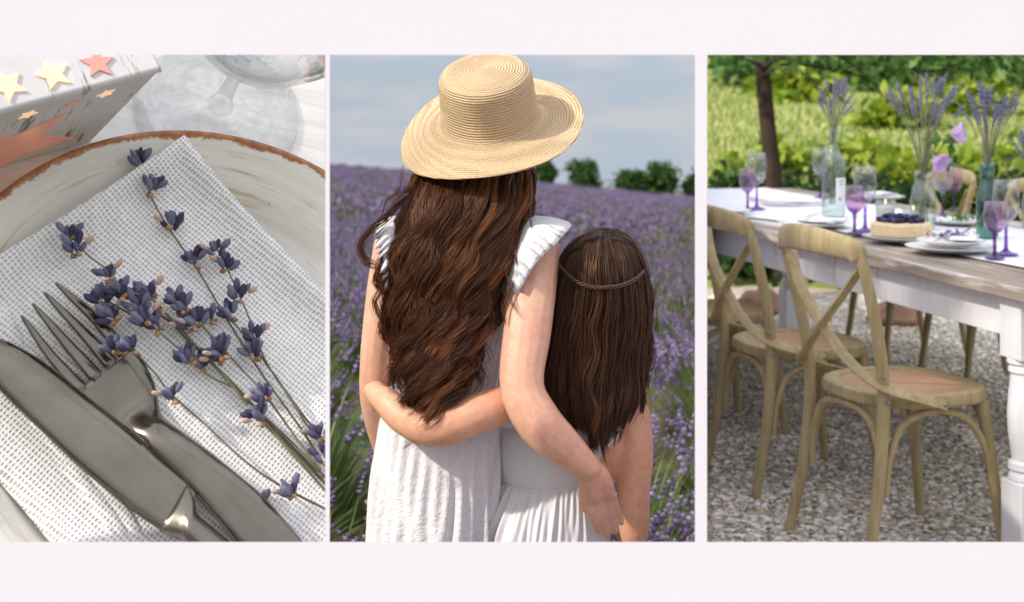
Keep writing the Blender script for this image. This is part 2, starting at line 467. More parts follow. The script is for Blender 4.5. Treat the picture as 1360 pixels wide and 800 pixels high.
# wood behind the meadow
for i, (px, Y, hh, cr, lm, lab) in enumerate([
        (975, 33, 7.5, (2.6, 1.6, 2.6), lv_dark, 'dark broad tree at the meadow edge nearest the lavender field'),
        (1075, 35, 8.5, (2.7, 1.8, 3.0), lv_mid, 'mid green tree behind the meadow above the clear wine bottle'),
        (1165, 33, 7.0, (2.4, 1.6, 2.6), lv_dark, 'dark rounded tree behind the meadow beyond the middle bouquet'),
        (1250, 36, 9.0, (2.9, 1.8, 3.2), lv_mid, 'tall mid green tree behind the meadow beside the dark rounded one'),
        (1345, 33, 7.5, (2.7, 1.7, 2.7), lv_mid, 'light leafed tree behind the meadow above the green bottle'),
        (1440, 34, 8.0, (2.7, 1.7, 2.7), lv_dark, 'dark tree at the far end of the meadow edge')]):
    X = (px - CX) * Y / F
    tree('woodland_tree', lab, (X, Y, mead_z(Y) - 0.1), hh * 0.72, cr, lm, 6500, 0.42, 0.22, EDGE + 0.003, 'trees behind the meadow', 0.42, 55)
# shade bushes along the bank, right behind the table
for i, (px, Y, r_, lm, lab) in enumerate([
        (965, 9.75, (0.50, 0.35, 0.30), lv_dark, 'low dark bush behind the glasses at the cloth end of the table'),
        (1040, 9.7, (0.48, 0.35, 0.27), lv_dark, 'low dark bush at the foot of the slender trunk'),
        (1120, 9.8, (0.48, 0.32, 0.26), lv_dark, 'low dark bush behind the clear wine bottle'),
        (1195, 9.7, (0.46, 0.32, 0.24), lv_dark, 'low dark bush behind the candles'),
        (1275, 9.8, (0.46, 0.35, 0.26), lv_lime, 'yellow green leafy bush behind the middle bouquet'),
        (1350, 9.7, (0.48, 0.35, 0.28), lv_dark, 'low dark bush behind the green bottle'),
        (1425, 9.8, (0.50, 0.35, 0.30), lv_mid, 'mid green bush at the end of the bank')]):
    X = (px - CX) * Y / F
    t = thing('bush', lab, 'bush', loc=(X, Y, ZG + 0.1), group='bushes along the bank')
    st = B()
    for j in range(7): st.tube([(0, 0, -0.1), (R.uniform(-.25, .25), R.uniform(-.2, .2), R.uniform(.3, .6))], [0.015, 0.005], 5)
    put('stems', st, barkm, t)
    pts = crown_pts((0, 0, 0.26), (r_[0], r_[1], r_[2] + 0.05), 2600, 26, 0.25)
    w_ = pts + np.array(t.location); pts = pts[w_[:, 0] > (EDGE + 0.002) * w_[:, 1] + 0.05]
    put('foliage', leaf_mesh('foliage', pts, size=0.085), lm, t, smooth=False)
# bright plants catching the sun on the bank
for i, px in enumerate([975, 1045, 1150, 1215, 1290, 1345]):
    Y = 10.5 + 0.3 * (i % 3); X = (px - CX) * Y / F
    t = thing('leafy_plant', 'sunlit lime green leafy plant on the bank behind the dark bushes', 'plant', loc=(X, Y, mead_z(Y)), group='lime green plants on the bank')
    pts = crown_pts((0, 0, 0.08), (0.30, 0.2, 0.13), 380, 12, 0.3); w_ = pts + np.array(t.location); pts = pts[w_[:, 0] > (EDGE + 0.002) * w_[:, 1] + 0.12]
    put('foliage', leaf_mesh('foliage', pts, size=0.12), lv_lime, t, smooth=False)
# loose shrubs scattered over the meadow
for px, Y, r_, lm, lab in ((958, 24, 0.75, lv_mid, 'loose green shrub on the meadow beside the slender trunk'), (1062, 19, 0.45, lv_lime, 'small lime shrub on the meadow between trunk and clear bottle'), (1095, 27, 0.95, lv_mid, 'broad green shrub on the upper meadow behind the clear bottle'),
        (1172, 22, 0.62, lv_mid, 'green shrub on the meadow between the two lavender bunches'), (1195, 15, 0.30, lv_lime, 'little lime shrub low on the meadow behind the candles'), (1268, 25, 0.95, lv_mid, 'broad green shrub on the upper meadow behind the mauve flowers'),
        (1290, 17, 0.42, lv_lime, 'small lime shrub on the meadow beside the aqua bottle lavender'), (1352, 23, 0.80, lv_mid, 'green shrub on the meadow at the end beyond the aqua bottle')):
    X = (px - CX) * Y / F; t = thing('meadow_shrub', lab, 'shrub', loc=(X, Y, mead_z(Y)), group='shrubs on the meadow')
    st = B()
    for j in range(5): st.tube([(0, 0, -0.05), (R.uniform(-.4, .4) * r_, R.uniform(-.3, .3) * r_, R.uniform(.4, .9) * r_)], [0.02, 0.006], 5)
    put('stems', st, barkm, t)
    pts = crown_pts((0, 0, r_ * 0.6), (r_, r_ * .7, r_ * .62), 900, 13, 0.3); w_ = pts + np.array(t.location); pts = pts[w_[:, 0] > (EDGE + 0.002) * w_[:, 1] + 0.15]
    put('foliage', leaf_mesh('foliage', pts, size=0.16), lm, t, smooth=False)
# slender dark tree with drooping branches, just behind the table
t = thing('slender_tree', 'slender dark trunk leaning behind the table with thin overhanging branches', 'tree', loc=G(1031, 377 + 4, ZG) if False else P(1033, 372, 9.45))
t.location.z = ZG + 0.1
bb = t.location
def L9(x, y, Y=9.45): return P(x, y, Y) - bb
tr = B(); tr.tube(spline([(0.01, 0, -0.3), L9(1029, 262), L9(1021, 180), L9(1014, 110), L9(1011, 60), L9(1006, -40)], 18), [0.062 - 0.001 * i for i in range(18)], 10)
put('trunk', tr, barkm, t)
for pts, r0 in (([(1012, 90), (1040, 76), (1090, 66), (1150, 58)], 0.018), ([(1012, 100), (1050, 84), (1110, 92), (1185, 78), (1270, 70)], 0.014), ([(1012, 88), (985, 78), (960, 84), (947, 90)], 0.010),
                ([(1090, 66), (1120, 92), (1160, 110), (1172, 128)], 0.011), ([(1150, 58), (1225, 95), (1290, 80), (1345, 92)], 0.014), ([(1013, 100), (1035, 92), (1062, 96), (1082, 108)], 0.008),
                ([(1270, 70), (1300, 60), (1360, 82), (1400, 76)], 0.012), ([(1200, 76), (1235, 108), (1222, 128)], 0.006)):
    br = B(); ps = spline([L9(x, y, 9.4 - 0.35 * math.sin(i)) for i, (x, y) in enumerate(pts)], 12)
    br.tube(ps, [r0 * (1 - 0.06 * i) for i in range(12)], 6)
    put('branch', br, barkm, t)
pts = []
for (x, y, sx, sy, n_) in [(1080, 66, 60, 14, 420), (1180, 62, 60, 16, 500), (1290, 66, 60, 18, 500), (1350, 78, 40, 20, 260), (968, 74, 20, 12, 160), (1130, 84, 40, 10, 90), (1255, 88, 40, 10, 100)]:
    for j in range(n_): pts.append(L9(x + R.gauss(0, sx * .6), y + R.gauss(0, sy * .6), 9.3 + R.uniform(-.6, .6)))
pts = np.array(pts); w_ = pts + np.array(bb); pts = pts[w_[:, 0] > (EDGE + 0.003) * w_[:, 1] + 0.06]
put('crown', leaf_mesh('crown', pts, size=0.085), lv_mid, t, smooth=False)
# unseen trees added left of the wall so their crowns shade the terrace
for i, (x, y, r_) in enumerate([(-3.7, 1.5, 0.95), (-3.6, 2.8, 0.95), (-3.5, 4.1, 1.0)]):
    tree('shade_tree', ('unseen young tree added for shade, closest to the partition wall', 'unseen young tree added for shade, between two others beside the lavender', 'unseen young tree added for shade, farthest from the partition wall')[i], (x, y, field_z(x, y)), 7.4, (r_, r_, 1.1), lv_mid, 420, 0.2, 0.06, None, 'added shade trees', 0.74, 40)
# far trees on the edge of the field
for i, (px, wpx, tp, lm, lab) in enumerate([(722, 26, 224, lv_dark, 'small far tree partly hidden by the person in the straw hat'), (776, 42, 226, lv_dark, 'flat topped far tree standing alone beyond the field'),
        (838, 38, 234, lv_dark, 'low far tree touching a taller round one'), (878, 52, 226, lv_dark, 'round far tree, largest beyond the field'), (921, 26, 236, lv_dark, 'far tree at the end of the field edge')]):
    Y = 210.0; X = (px - CX) * Y / F; zb = field_z(X, Y); ztop = CAM.z - (tp - YH) * Y / F; hh = max(ztop - zb, 2.5) + 1.2
    if px < 560: continue
    wd = wpx * 1.2 * Y / F / 2
    tree('far_tree', lab, (X, Y, zb), hh, (wd * 0.72, wd * 0.6, hh * 0.36), lm, 2200, 0.7, 0.25, None, 'trees beyond the field', 0.55, 15)

# ------------------------------------------------------------------ lavender field
lavg = island('lavender_leaf', [(0.0, rgb(52, 72, 34)), (0.5, rgb(88, 110, 56)), (1.0, rgb(142, 150, 98))], 0.7, 0.2, 0.25)
lavf = island('lavender_flower', [(0.0, rgb(92, 77, 116)), (0.5, rgb(124, 107, 148)), (1.0, rgb(168, 152, 186))], 0.8, 0.15, 0.2)
def bush_arrays(nst, nleaf, rr, hh, wide, fl_len, fl_w, sub):
    sv, sf, fv, ff = [], [], [], []
    def blade(p0, p1, w_):
        o = len(sv); d = (p1 - p0); s = Vector((-d.y, d.x, 0.01)).normalized() * w_
        m_ = (p0 + p1) / 2 + Vector((0, 0, 0.04)) * hh
        sv.extend([p0 - s, p0 + s, m_ + s * 0.8, p1, m_ - s * 0.8]); sf.extend([(o, o + 1, o + 2), (o, o + 2, o + 4), (o + 4, o + 2, o + 3)])
    for i in range(nleaf):
        a = R.random() * 6.283; q_ = math.sqrt(R.random()) * rr; h_ = hh * (0.72 - 0.45 * (q_ / rr) ** 2) * R.uniform(0.6, 1.0)
        blade(Vector((math.cos(a) * q_ * 0.5, math.sin(a) * q_ * 0.5, 0)), Vector((math.cos(a) * q_, math.sin(a) * q_, h_)), wide)
    for i in range(nst):
        a = R.random() * 6.283; q_ = math.sqrt(R.random()); e = Vector((math.cos(a) * q_ * rr * 1.15, math.sin(a) * q_ * rr * 1.15, hh * (1.0 - 0.32 * q_ * q_) * R.uniform(0.82, 1.08)))
        b0 = Vector((e.x * 0.35, e.y * 0.35, hh * 0.15)); blade(b0, e, wide * 0.45)
        ax = (e - b0).normalized(); sd = ax.cross(Vector((1, 0.2, 0))).normalized(); s2 = ax.cross(sd)
        L_ = fl_len * R.uniform(0.7, 1.3); W_ = fl_w * R.uniform(0.8, 1.2); base = e - ax * L_ * 0.2
        for kk in range(sub):
            o = len(fv); z0 = base + ax * L_ * kk / sub; z1 = base + ax * L_ * (kk + 0.95) / sub; zm = (z0 + z1) / 2; wv = W_ * (1 - 0.5 * kk / max(sub, 1))
            fv.extend([z0, zm + sd * wv, zm + s2 * wv, zm - sd * wv, zm - s2 * wv, z1])
            ff.extend([(o, o + 1, o + 2), (o, o + 2, o + 3), (o, o + 3, o + 4), (o, o + 4, o + 1), (o + 5, o + 2, o + 1), (o + 5, o + 3, o + 2), (o + 5, o + 4, o + 3), (o + 5, o + 1, o + 4)])
    return np.array([p[:] for p in sv]), np.array(sf), np.array([p[:] for p in fv]), np.array(ff)
protos = []
for i in range(7):
    sv, sf, fv, ff = bush_arrays((150, 120, 140, 90, 60, 30, 110)[i], 420, 0.42, 0.56, 0.008, 0.075, 0.011, 4)
    a = mesh_np('bush_leaves', sv, sf); a.materials.append(lavg); b = mesh_np('bush_flowers', fv, ff); b.materials.append(lavf); protos.append((a, b))
far = [bush_arrays((80, 55, 8, 4, 70)[i], (60, 80, 130, 140, 60)[i], 0.48, 0.56, 0.022, 0.10, 0.016, 1) for i in range(5)]
spots = []
row = 0; Y = 3.75
while Y < 185:
    X = -0.22 * Y - 0.6 + R.uniform(0, .5)
    while X < EDGE * Y + 0.18:
        spots.append((X + R.uniform(-.15, .15), Y + R.uniform(-.2, .2), R.uniform(0.8, 1.25) * (1 + Y / 400))); X += R.uniform(0.5, 0.8) * (1 + Y / 75)
    Y += 0.82 + Y * 0.016; row += 1
spots = [s for s in spots if s[1] < 24 or s[0] + 0.42 * s[2] < (EDGE - 0.001) * s[1]]
vis = [s for s in spots if -0.15 * s[1] < s[0] + 0.3 and s[1] < 24][:260]
visset = set(vis)
for (x, y, s) in vis:
    t = thing('lavender_bush', 'purple flowering lavender bush growing in the field behind the two people', 'lavender', T(x, y, field_z(x, y) - 0.03) @ rz(R.random() * 6.28) @ Matrix.Scale(s, 4), 'lavender bushes in the field')
    pa, pb = R.choice(protos)
    tag(put('foliage', pa, None, t, smooth=False), kind='stuff'); tag(put('flowers', pb, None, t, smooth=False), kind='stuff')
for idx, (nm, mt) in enumerate((('lavender_field_leaves', lavg), ('lavender_field', lavf))):
    V, Fc, off = [], [], 0
    for (x, y, s) in spots:
        if (x, y, s) in visset or (y < 24 and x > 0): continue
        pr = far[int(abs(x * 37 + y * 11)) % 5]; v_, f_ = pr[idx * 2], pr[idx * 2 + 1]; a = (x * 91 + y * 57) % 6.28; c_, s_ = math.cos(a), math.sin(a)
        V.append(np.stack([(v_[:, 0] * c_ - v_[:, 1] * s_) * s + x, (v_[:, 0] * s_ + v_[:, 1] * c_) * s + y, v_[:, 2] * s + field_z(x, y) - 0.03], 1)); Fc.append(f_ + off); off += len(v_)
    tag(put(nm, mesh_np(nm, np.concatenate(V), np.concatenate(Fc)), mt, smooth=False), ('green foliage of the distant lavender rows', 'distant rows of purple lavender running to the tree line')[idx], 'lavender', kind='stuff')

#=PART3=
# ================================================================== PEOPLE IN THE FIELD
def remesh(name, build, voxel, smooth_it=8):
    """closed overlapping pieces -> one continuous skin"""
    me = bpy.data.meshes.new(name); me.from_pydata(build.v, [], build.f)
    bm = bmesh.new(); bm.from_mesh(me); bmesh.ops.recalc_face_normals(bm, faces=bm.faces); bm.to_mesh(me); bm.free()
    o = bpy.data.objects.new(name, me); COL.objects.link(o)
    m = o.modifiers.new('r', 'REMESH'); m.mode = 'VOXEL'; m.voxel_size = voxel; m.use_smooth_shade = True
    s = o.modifiers.new('s', 'SMOOTH'); s.factor = 0.5; s.iterations = smooth_it
    dg = bpy.context.evaluated_depsgraph_get(); dg.update()
    out = bpy.data.meshes.new_from_object(o.evaluated_get(dg)); bpy.data.objects.remove(o); out.name = name
    return out
class Body(B):
    def limb(s, chain, n=14, steps=5):
        """tapered rounded limb through (x, y, Y, radius) stations"""
        ps = [P(x, y, Y) for x, y, Y, r in chain]; rs = [c[3] for c in chain]
        k = (len(ps) - 1) * steps + 1; path = spline(ps, k)
        rr = [c[0] for c in spline([(r, 0, 0) for r in rs], k)]
        a, b = path[0], path[-1]; d0 = (path[0] - path[1]).normalized(); d1 = (path[-1] - path[-2]).normalized()
        caps0 = [(a + d0 * rr[0] * math.sin(t), rr[0] * math.cos(t)) for t in (1.35, 0.9, 0.45)]
        caps1 = [(b + d1 * rr[-1] * math.sin(t), rr[-1] * math.cos(t)) for t in (0.45, 0.9, 1.35)]
        s.tube([c[0] for c in caps0] + path + [c[0] for c in caps1], [c[1] for c in caps0] + rr + [c[1] for c in caps1], n)
    def ell(s, x, y, Y, r, seg=20, rings=12): s.ball(P(x, y, Y), r, seg, rings)
q = N('skin'); v = q.coord()
q.color(q.mix(q.ramp(q.noise(v, 9, 3), [(0.35, (0, 0, 0, 1)), (0.75, (1, 1, 1, 1))]), q.ramp(q.noise(v, 70, 6, 0.7), [(0.25, rgb(206, 158, 134)), (0.7, rgb(226, 182, 158))]), q.ramp(q.noise(v, 70, 6, 0.7), [(0.25, rgb(196, 134, 112)), (0.7, rgb(214, 160, 136))])))
q.bump(q.noise(v, 260, 3), 0.2, 0.0012); q.set(Roughness=0.5)
q.b.inputs['Subsurface Weight'].default_value = 0.25; q.b.inputs['Subsurface Radius'].default_value = (0.02, 0.007, 0.004); q.b.inputs['Subsurface Scale'].default_value = 0.4
skin = q.m
q = N('skin_tan'); v = q.coord()
q.color(q.mix(q.ramp(q.noise(v, 9, 3), [(0.35, (0, 0, 0, 1)), (0.75, (1, 1, 1, 1))]), q.ramp(q.noise(v, 70, 6, 0.7), [(0.25, rgb(206, 152, 122)), (0.7, rgb(224, 174, 144))]), q.ramp(q.noise(v, 70, 6, 0.7), [(0.25, rgb(190, 128, 100)), (0.7, rgb(212, 155, 126))])))
q.bump(q.noise(v, 260, 3), 0.2, 0.0012); q.set(Roughness=0.5)
q.b.inputs['Subsurface Weight'].default_value = 0.25; q.b.inputs['Subsurface Radius'].default_value = (0.02, 0.007, 0.004); q.b.inputs['Subsurface Scale'].default_value = 0.4
skin2 = q.m
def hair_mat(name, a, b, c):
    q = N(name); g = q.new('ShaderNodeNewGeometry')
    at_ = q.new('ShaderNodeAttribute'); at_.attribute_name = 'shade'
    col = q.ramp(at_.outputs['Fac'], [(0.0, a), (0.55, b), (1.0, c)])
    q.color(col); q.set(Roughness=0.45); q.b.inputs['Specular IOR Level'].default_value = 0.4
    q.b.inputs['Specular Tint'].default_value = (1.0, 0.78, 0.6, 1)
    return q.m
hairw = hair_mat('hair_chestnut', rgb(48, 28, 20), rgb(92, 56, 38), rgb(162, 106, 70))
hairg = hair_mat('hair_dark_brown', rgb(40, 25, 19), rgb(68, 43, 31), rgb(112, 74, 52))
def fabric(name, c, scale, bump, kind='pucker', rough=0.85, trans=0.15):
    q = N(name); v = q.coord()
    if kind == 'pucker':
        h = q.math('ADD', q.noise(v, scale, 2), q.math('MULTIPLY', q.noise(v, scale * 4, 2), 0.4))
    else: h = q.noise(v, scale, 4)
    q.color(q.ramp(h, [(0.35, mul(c, 0.94)), (0.75, c)])); q.bump(h, bump, 0.004); q.set(Roughness=rough)
    q.b.inputs['Specular IOR Level'].default_value = 0.15; q.b.inputs['Sheen Weight'].default_value = 0.15
    return q.m
cotton = fabric('white_cotton', (0.69, 0.67, 0.70, 1), 75, 0.9)
jersey = fabric('white_jersey', (0.69, 0.675, 0.70, 1), 220, 0.15, 'plain')

# --- grown person
BASEW = Vector((P(580, 640, 2.87).x, 2.87, field_z(P(580, 640, 2.87).x, 2.87)))
pw = thing('person', 'person with long wavy chestnut hair and white ruffle sleeved dress, arm round the smaller person', 'person', loc=BASEW)
b = Body()
b.ell(640, 188, 2.885, (0.074, 0.095, 0.112)); b.ell(640, 222, 2.93, (0.05, 0.05, 0.055)); b.ell(640, 205, 2.98, (0.011, 0.018, 0.02)); b.ell(588, 195, 2.885, (0.014, 0.02, 0.032)); b.ell(692, 195, 2.885, (0.014, 0.02, 0.032))
b.limb([(638, 225, 2.88, .05), (632, 268, 2.86, .05), (618, 300, 2.86, .07)])
b.ell(610, 350, 2.87, (0.125, 0.09, 0.10)); b.ell(602, 410, 2.875, (0.128, 0.095, 0.12)); b.ell(590, 500, 2.875, (0.105, 0.085, 0.12)); b.ell(582, 600, 2.88, (0.112, 0.10, 0.13))
b.limb([(560, 310, 2.86, .06), (618, 296, 2.86, .066), (680, 312, 2.85, .06)])
b.limb([(528, 330, 2.855, .05), (512, 400, 2.85, .041), (500, 488, 2.845, .0345), (501, 545, 2.88, .032), (516, 612, 2.965, .024)])
b.limb([(518, 620, 2.97, .022), (530, 655, 3.01, .028), (540, 690, 3.03, .022)])
for dx_ in (-9, -3, 3, 9): b.limb([(540 + dx_, 688, 3.03 + dx_ * .001, .0095), (546 + dx_, 712, 3.045, .009), (552 + dx_, 730, 3.045, .008)], 8, 3)
b.limb([(534, 640, 2.995, .012), (550, 665, 3.0, .010), (556, 685, 3.01, .009)], 8, 3)
# right arm laid across the smaller person's back
b.limb([(708, 328, 2.835, .054), (706, 370, 2.79, .052), (700, 440, 2.735, .0475), (693, 512, 2.70, .043), (715, 560, 2.683, .0445), (746, 592, 2.677, .039), (780, 622, 2.683, .0275)])
b.limb([(779, 621, 2.684, .025), (784, 638, 2.688, .022), (788, 658, 2.697, .0175)], 12, 4)
b.limb([(782, 622, 2.69, .024), (797, 636, 2.70, .022), (807, 654, 2.712, .0165)], 12, 4)
for i, (x0, x1, x2, y2, Y2) in enumerate([(783, 786, 794, 706, 2.728), (792, 797, 806, 711, 2.737), (801, 808, 817, 706, 2.750), (809, 817, 825, 694, 2.765)]):
    b.limb([(x0, 656 - i * 3, 2.70 + i * .007, .0098), (x1, 682 - i * 3, 2.700 + i * .011, .0092), (x2, y2, Y2, .0078)], 9, 4)
b.limb([(780, 636, 2.69, .013), (774, 656, 2.692, .0105), (777, 676, 2.70, .0088)], 9, 4)
for sx in (-1, 1):
    hx = 582 + sx * 40
    b.limb([(hx, 640, 2.88, .060), (hx - 2 * sx, 800, 2.88, .062), (hx - 4 * sx, 880, 2.88, .048), (hx - 4 * sx, 960, 2.89, .05), (hx - 5 * sx, 1105, 2.89, .034)])
    zf = 130 + F * (CAM.z - BASEW.z - 0.03) / 2.9
    b.limb([(hx - 5 * sx, 1105, 2.88, .036), (hx - 5 * sx, zf - 6, 2.90, .04), (hx - 5 * sx, zf, 3.02, .032)])
b.v = [tuple(Vector(p) - BASEW) for p in b.v]
put('body', remesh('body', b, 0.0038, 5), skin, pw, smooth='full')
def dress_rings(tab, base, nfold, amp, seed, n=160, y_step=5, sharp=1.0, phase=0.0):
    """rings (y, left, right, Ycentre, depth radius, fold amount) -> cloth surface"""
    rr_ = random.Random(seed); ph = [rr_.uniform(0, 6.28) for _ in range(6)]; rows = []
    comp = [(rr_.randint(5, 2 * nfold), rr_.uniform(0, 6.28), rr_.gauss(0, 2.2), rr_.uniform(.4, 1)) for _ in range(9)]
    y = tab[0][0]
    while y <= tab[-1][0] + 0.1:
        l, r, Yc, dr, fo = interp(tab, y); row = []
        for j in range(n):
            a = 2 * math.pi * j / n; c, s = math.cos(a), math.sin(a)
            t = (y - tab[0][0]) / 100
            w1 = math.sin(nfold * a + ph[0] + 0.5 * math.sin(3 * a + ph[1] + t * .6)); w2 = math.sin((nfold * 1.7) * a + ph[2] + t * 1.1 + math.sin(5 * a)); w3 = math.sin(4 * a + ph[3] + 0.4 * t)
            d = amp * fo * (0.22 * (abs(w1) ** sharp * (1 if w1 > 0 else -1)) + 0.3 * w2 + 0.25 * w3 + 0.3 * sum(k_ * math.sin(f_ * a + p_ + d_ * t) for f_, p_, d_, k_ in comp))
            p = P((l + r) / 2, y, Yc); hw = (r - l) / 2 * Yc / F
            row.append(p + Vector(((hw + d) * c, (dr + d) * s, 0)) - base)
        rows.append(row); y += y_step
    return rows
tw = [(292, 560, 668, 2.86, .062, .1), (305, 536, 696, 2.86, .085, .15), (330, 522, 702, 2.865, .105, .2), (370, 516, 694, 2.87, .112, .3), (420, 514, 682, 2.875, .112, .4), (470, 514, 668, 2.875, .108, .5), (510, 513, 660, 2.875, .103, .55),
      (535, 509, 666, 2.875, .11, .6), (570, 503, 674, 2.88, .128, .85), (620, 497, 674, 2.88, .145, 1.0), (680, 492, 672, 2.88, .158, 1.2), (740, 488, 668, 2.88, .168, 1.4), (860, 478, 676, 2.88, .19, 1.8), (960, 470, 684, 2.88, .205, 2.1)]
db = B(); db.grid(dress_rings(tw, BASEW, 17, 0.0068, 3, 240), True)
dr_ = put('dress', db, cotton, pw, smooth='full')
so_ = dr_.modifiers.new('s', 'SOLIDIFY'); so_.thickness = 0.0015
# ruffled cap sleeves
def ruffle(cx, cy, Yc, pts, seed, wave):
    rr_ = random.Random(seed); rows = []; rr2 = [rr_.random() for _ in range(70)]
    n = 70; inner = spline([P(*p) for p in pts[0]], n); outer = spline([P(*p) for p in pts[1]], n)
    for k in range(9):
        t = k / 8; row = []
        for i in range(n):
            p = inner[i].lerp(outer[i], t); wv = math.sin(i * 1.15 + 1.6 * math.sin(i * .43)) * wave * (.6 + .6 * rr2[i]) * t ** 1.3
            row.append(p + Vector((wv * 0.35, -abs(wv) * 0.2 - 0.020 * math.sin(t * math.pi * .8) + wv * .7, 0.010 * math.sin(t * 2.6) + wv * 0.35)) - BASEW)
        rows.append(row)
    o = put('ruffle_sleeve', B().grid(rows), cotton, dr_, smooth='full'); s = o.modifiers.new('s', 'SOLIDIFY'); s.thickness = 0.0015
ruffle(0, 0, 0, ([(690, 288, 2.91), (700, 287, 2.83), (694, 300, 2.775), (683, 335, 2.752), (670, 385, 2.765)], [(752, 300, 2.93), (757, 304, 2.80), (742, 322, 2.735), (712, 352, 2.715), (686, 396, 2.735)]), 1, 0.0105)
ruffle(0, 0, 0, ([(545, 290, 2.91), (535, 286, 2.84), (532, 300, 2.79), (530, 340, 2.77), (528, 385, 2.78)], [(502, 300, 2.92), (497, 306, 2.82), (501, 325, 2.775), (507, 355, 2.755), (512, 398, 2.765)]), 2, 0.0095)

# --- hair
def hair(base, edges, Yfun, locks, per, seed, mat_, parent, amp, wl_, lock_r, r0, extra=(), yend=None, nseg=30, shr=(0.15, 0.85)):
    rr_ = random.Random(seed); V, Fq, SH = [], [], []
    def strand(path, rad_, shade=0.5):
        o = len(V); k = len(path); SH.extend([shade] * (3 * k))
        for i, p in enumerate(path):
            t = (path[min(i + 1, k - 1)] - path[max(i - 1, 0)]).normalized(); s = t.cross(Vector((0, 1, 0)))
            s = s.normalized() if s.length > 1e-4 else Vector((1, 0, 0)); q_ = s.cross(t); rr2 = rad_ * (1.0 if i < k - 5 else (k - i) / 5.5)
            for a in (0, 2.094, 4.189): V.append(p + s * (math.cos(a) * rr2) + q_ * (math.sin(a) * rr2) - base)
        for i in range(k - 1):
            for j in range(3): Fq.append((o + i * 3 + j, o + i * 3 + (j + 1) % 3, o + (i + 1) * 3 + (j + 1) % 3, o + (i + 1) * 3 + j))
    y0 = edges[0][0]
    for L in range(locks):
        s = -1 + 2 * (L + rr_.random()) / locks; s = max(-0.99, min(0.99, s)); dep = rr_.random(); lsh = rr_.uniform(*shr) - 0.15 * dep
        ye = yend(s) + rr_.gauss(0, 17); ph = rr_.random() * 6.28; wl2 = wl_ * rr_.uniform(0.75, 1.3); am = amp * rr_.uniform(0.6, 1.5); drift = rr_.gauss(0, 0.05)
        ys0 = y0 + rr_.uniform(0, 6)
        for k in range(per):
            ra = rr_.random() * 6.28; rq = math.sqrt(rr_.random()) * lock_r; ox, oz = math.cos(ra) * rq, math.sin(ra) * rq
            ye2 = ye - abs(rr_.gauss(0, 26)); path = []; jp = rr_.gauss(0, 0.4); ja = rr_.uniform(.8, 1.25)
            fly = rr_.gauss(0, 7) if rr_.random() < 0.14 else 0
            for i in range(nseg):
                t = i / (nseg - 1); y = ys0 + (ye2 - ys0) * t; l, r = interp(edges, y)
                ss = max(-1, min(1, s + drift * t)); w_ = am * ja * (t ** 0.8) * math.sin(6.283 * (y - ys0) / wl2 + ph + jp); w2 = am * ja * (t ** .8) * math.cos(6.283 * (y - ys0) / wl2 + ph + jp)
                sp = 0.45 + 0.75 * math.sin(math.pi * min(1, t * 1.05)) if t < .62 else max(.22, 1.1 - 2.4 * (t - .62))
                x = (l + r) / 2 + (r - l) / 2 * ss + w_ + ox * sp * (0.3 + 0.7 * min(1, (r - l) / 100)) + fly * t
                Y = Yfun(y, ss) + (dep * 0.034) + (w2 * 0.8 + oz * sp) * 0.0013
                path.append(P(x, y, Y))
            strand(path, r0 * rr_.uniform(0.7, 1.25), lsh + rr_.gauss(0, .13))
    for pts, cnt, spread in extra:
        for k in range(cnt):
            o_ = (rr_.gauss(0, spread), rr_.gauss(0, spread), rr_.gauss(0, spread * .001))
            strand(spline([P(x + o_[0] * (0.4 + .6 * i / len(pts)), y + o_[1], Y + o_[2]) for i, (x, y, Y) in enumerate(pts)], nseg), r0 * rr_.uniform(.5, .9))
    me = mesh_np('hair', [p[:] for p in V], Fq); at_ = me.attributes.new('shade', 'FLOAT', 'POINT'); at_.data.foreach_set('value', np.clip(np.array(SH, dtype=np.float32), 0, 1))
    return put('hair', me, mat_, parent, smooth='full')
ew = [(214, 572, 702), (232, 550, 710), (270, 540, 706), (300, 530, 694), (330, 516, 682), (370, 510, 664), (410, 514, 654), (450, 521, 637), (490, 526, 626), (525, 530, 614), (560, 536, 600)]
def yw(y, s):
    c, d = interp([(214, 2.875, .055), (236, 2.85, .075), (262, 2.83, .10), (290, 2.80, .085), (350, 2.775, .075), (450, 2.765, .065), (560, 2.745, .075)], y)
    return c - d * math.sqrt(max(0, 1 - s * s * 0.95))
flys = [([(540, 262, 2.80), (520, 280, 2.76), (498, 300, 2.75), (480, 322, 2.75), (486, 345, 2.75), (500, 352, 2.75)], 34, 3.2), ([(545, 250, 2.8), (528, 262, 2.77), (515, 290, 2.76), (488, 310, 2.76), (478, 332, 2.76), (492, 356, 2.76)], 22, 3.5),
        ([(708, 255, 2.80), (704, 290, 2.76), (709, 318, 2.745), (700, 345, 2.73), (690, 372, 2.72)], 6, 1.5), ([(700, 290, 2.78), (684, 330, 2.74), (688, 362, 2.725), (676, 392, 2.715), (690, 420, 2.69)], 8, 2.0),
        ([(666, 350, 2.74), (676, 380, 2.72), (668, 410, 2.71), (672, 432, 2.705)], 8, 2.0), ([(536, 222, 2.80), (530, 250, 2.79), (522, 262, 2.78), (512, 268, 2.78), (508, 284, 2.78)], 10, 2.5), ([(520, 320, 2.76), (500, 355, 2.74), (508, 380, 2.74), (497, 402, 2.74), (507, 428, 2.74)], 30, 3.0)]
hair(BASEW, ew, yw, 54, 84, 11, hairw, pw, 13.5, 82, 7.0, 0.00072, flys, lambda s: 562 - 34 * s * s + (0 if s < 0.3 else -30 * (s - .3)), 32)
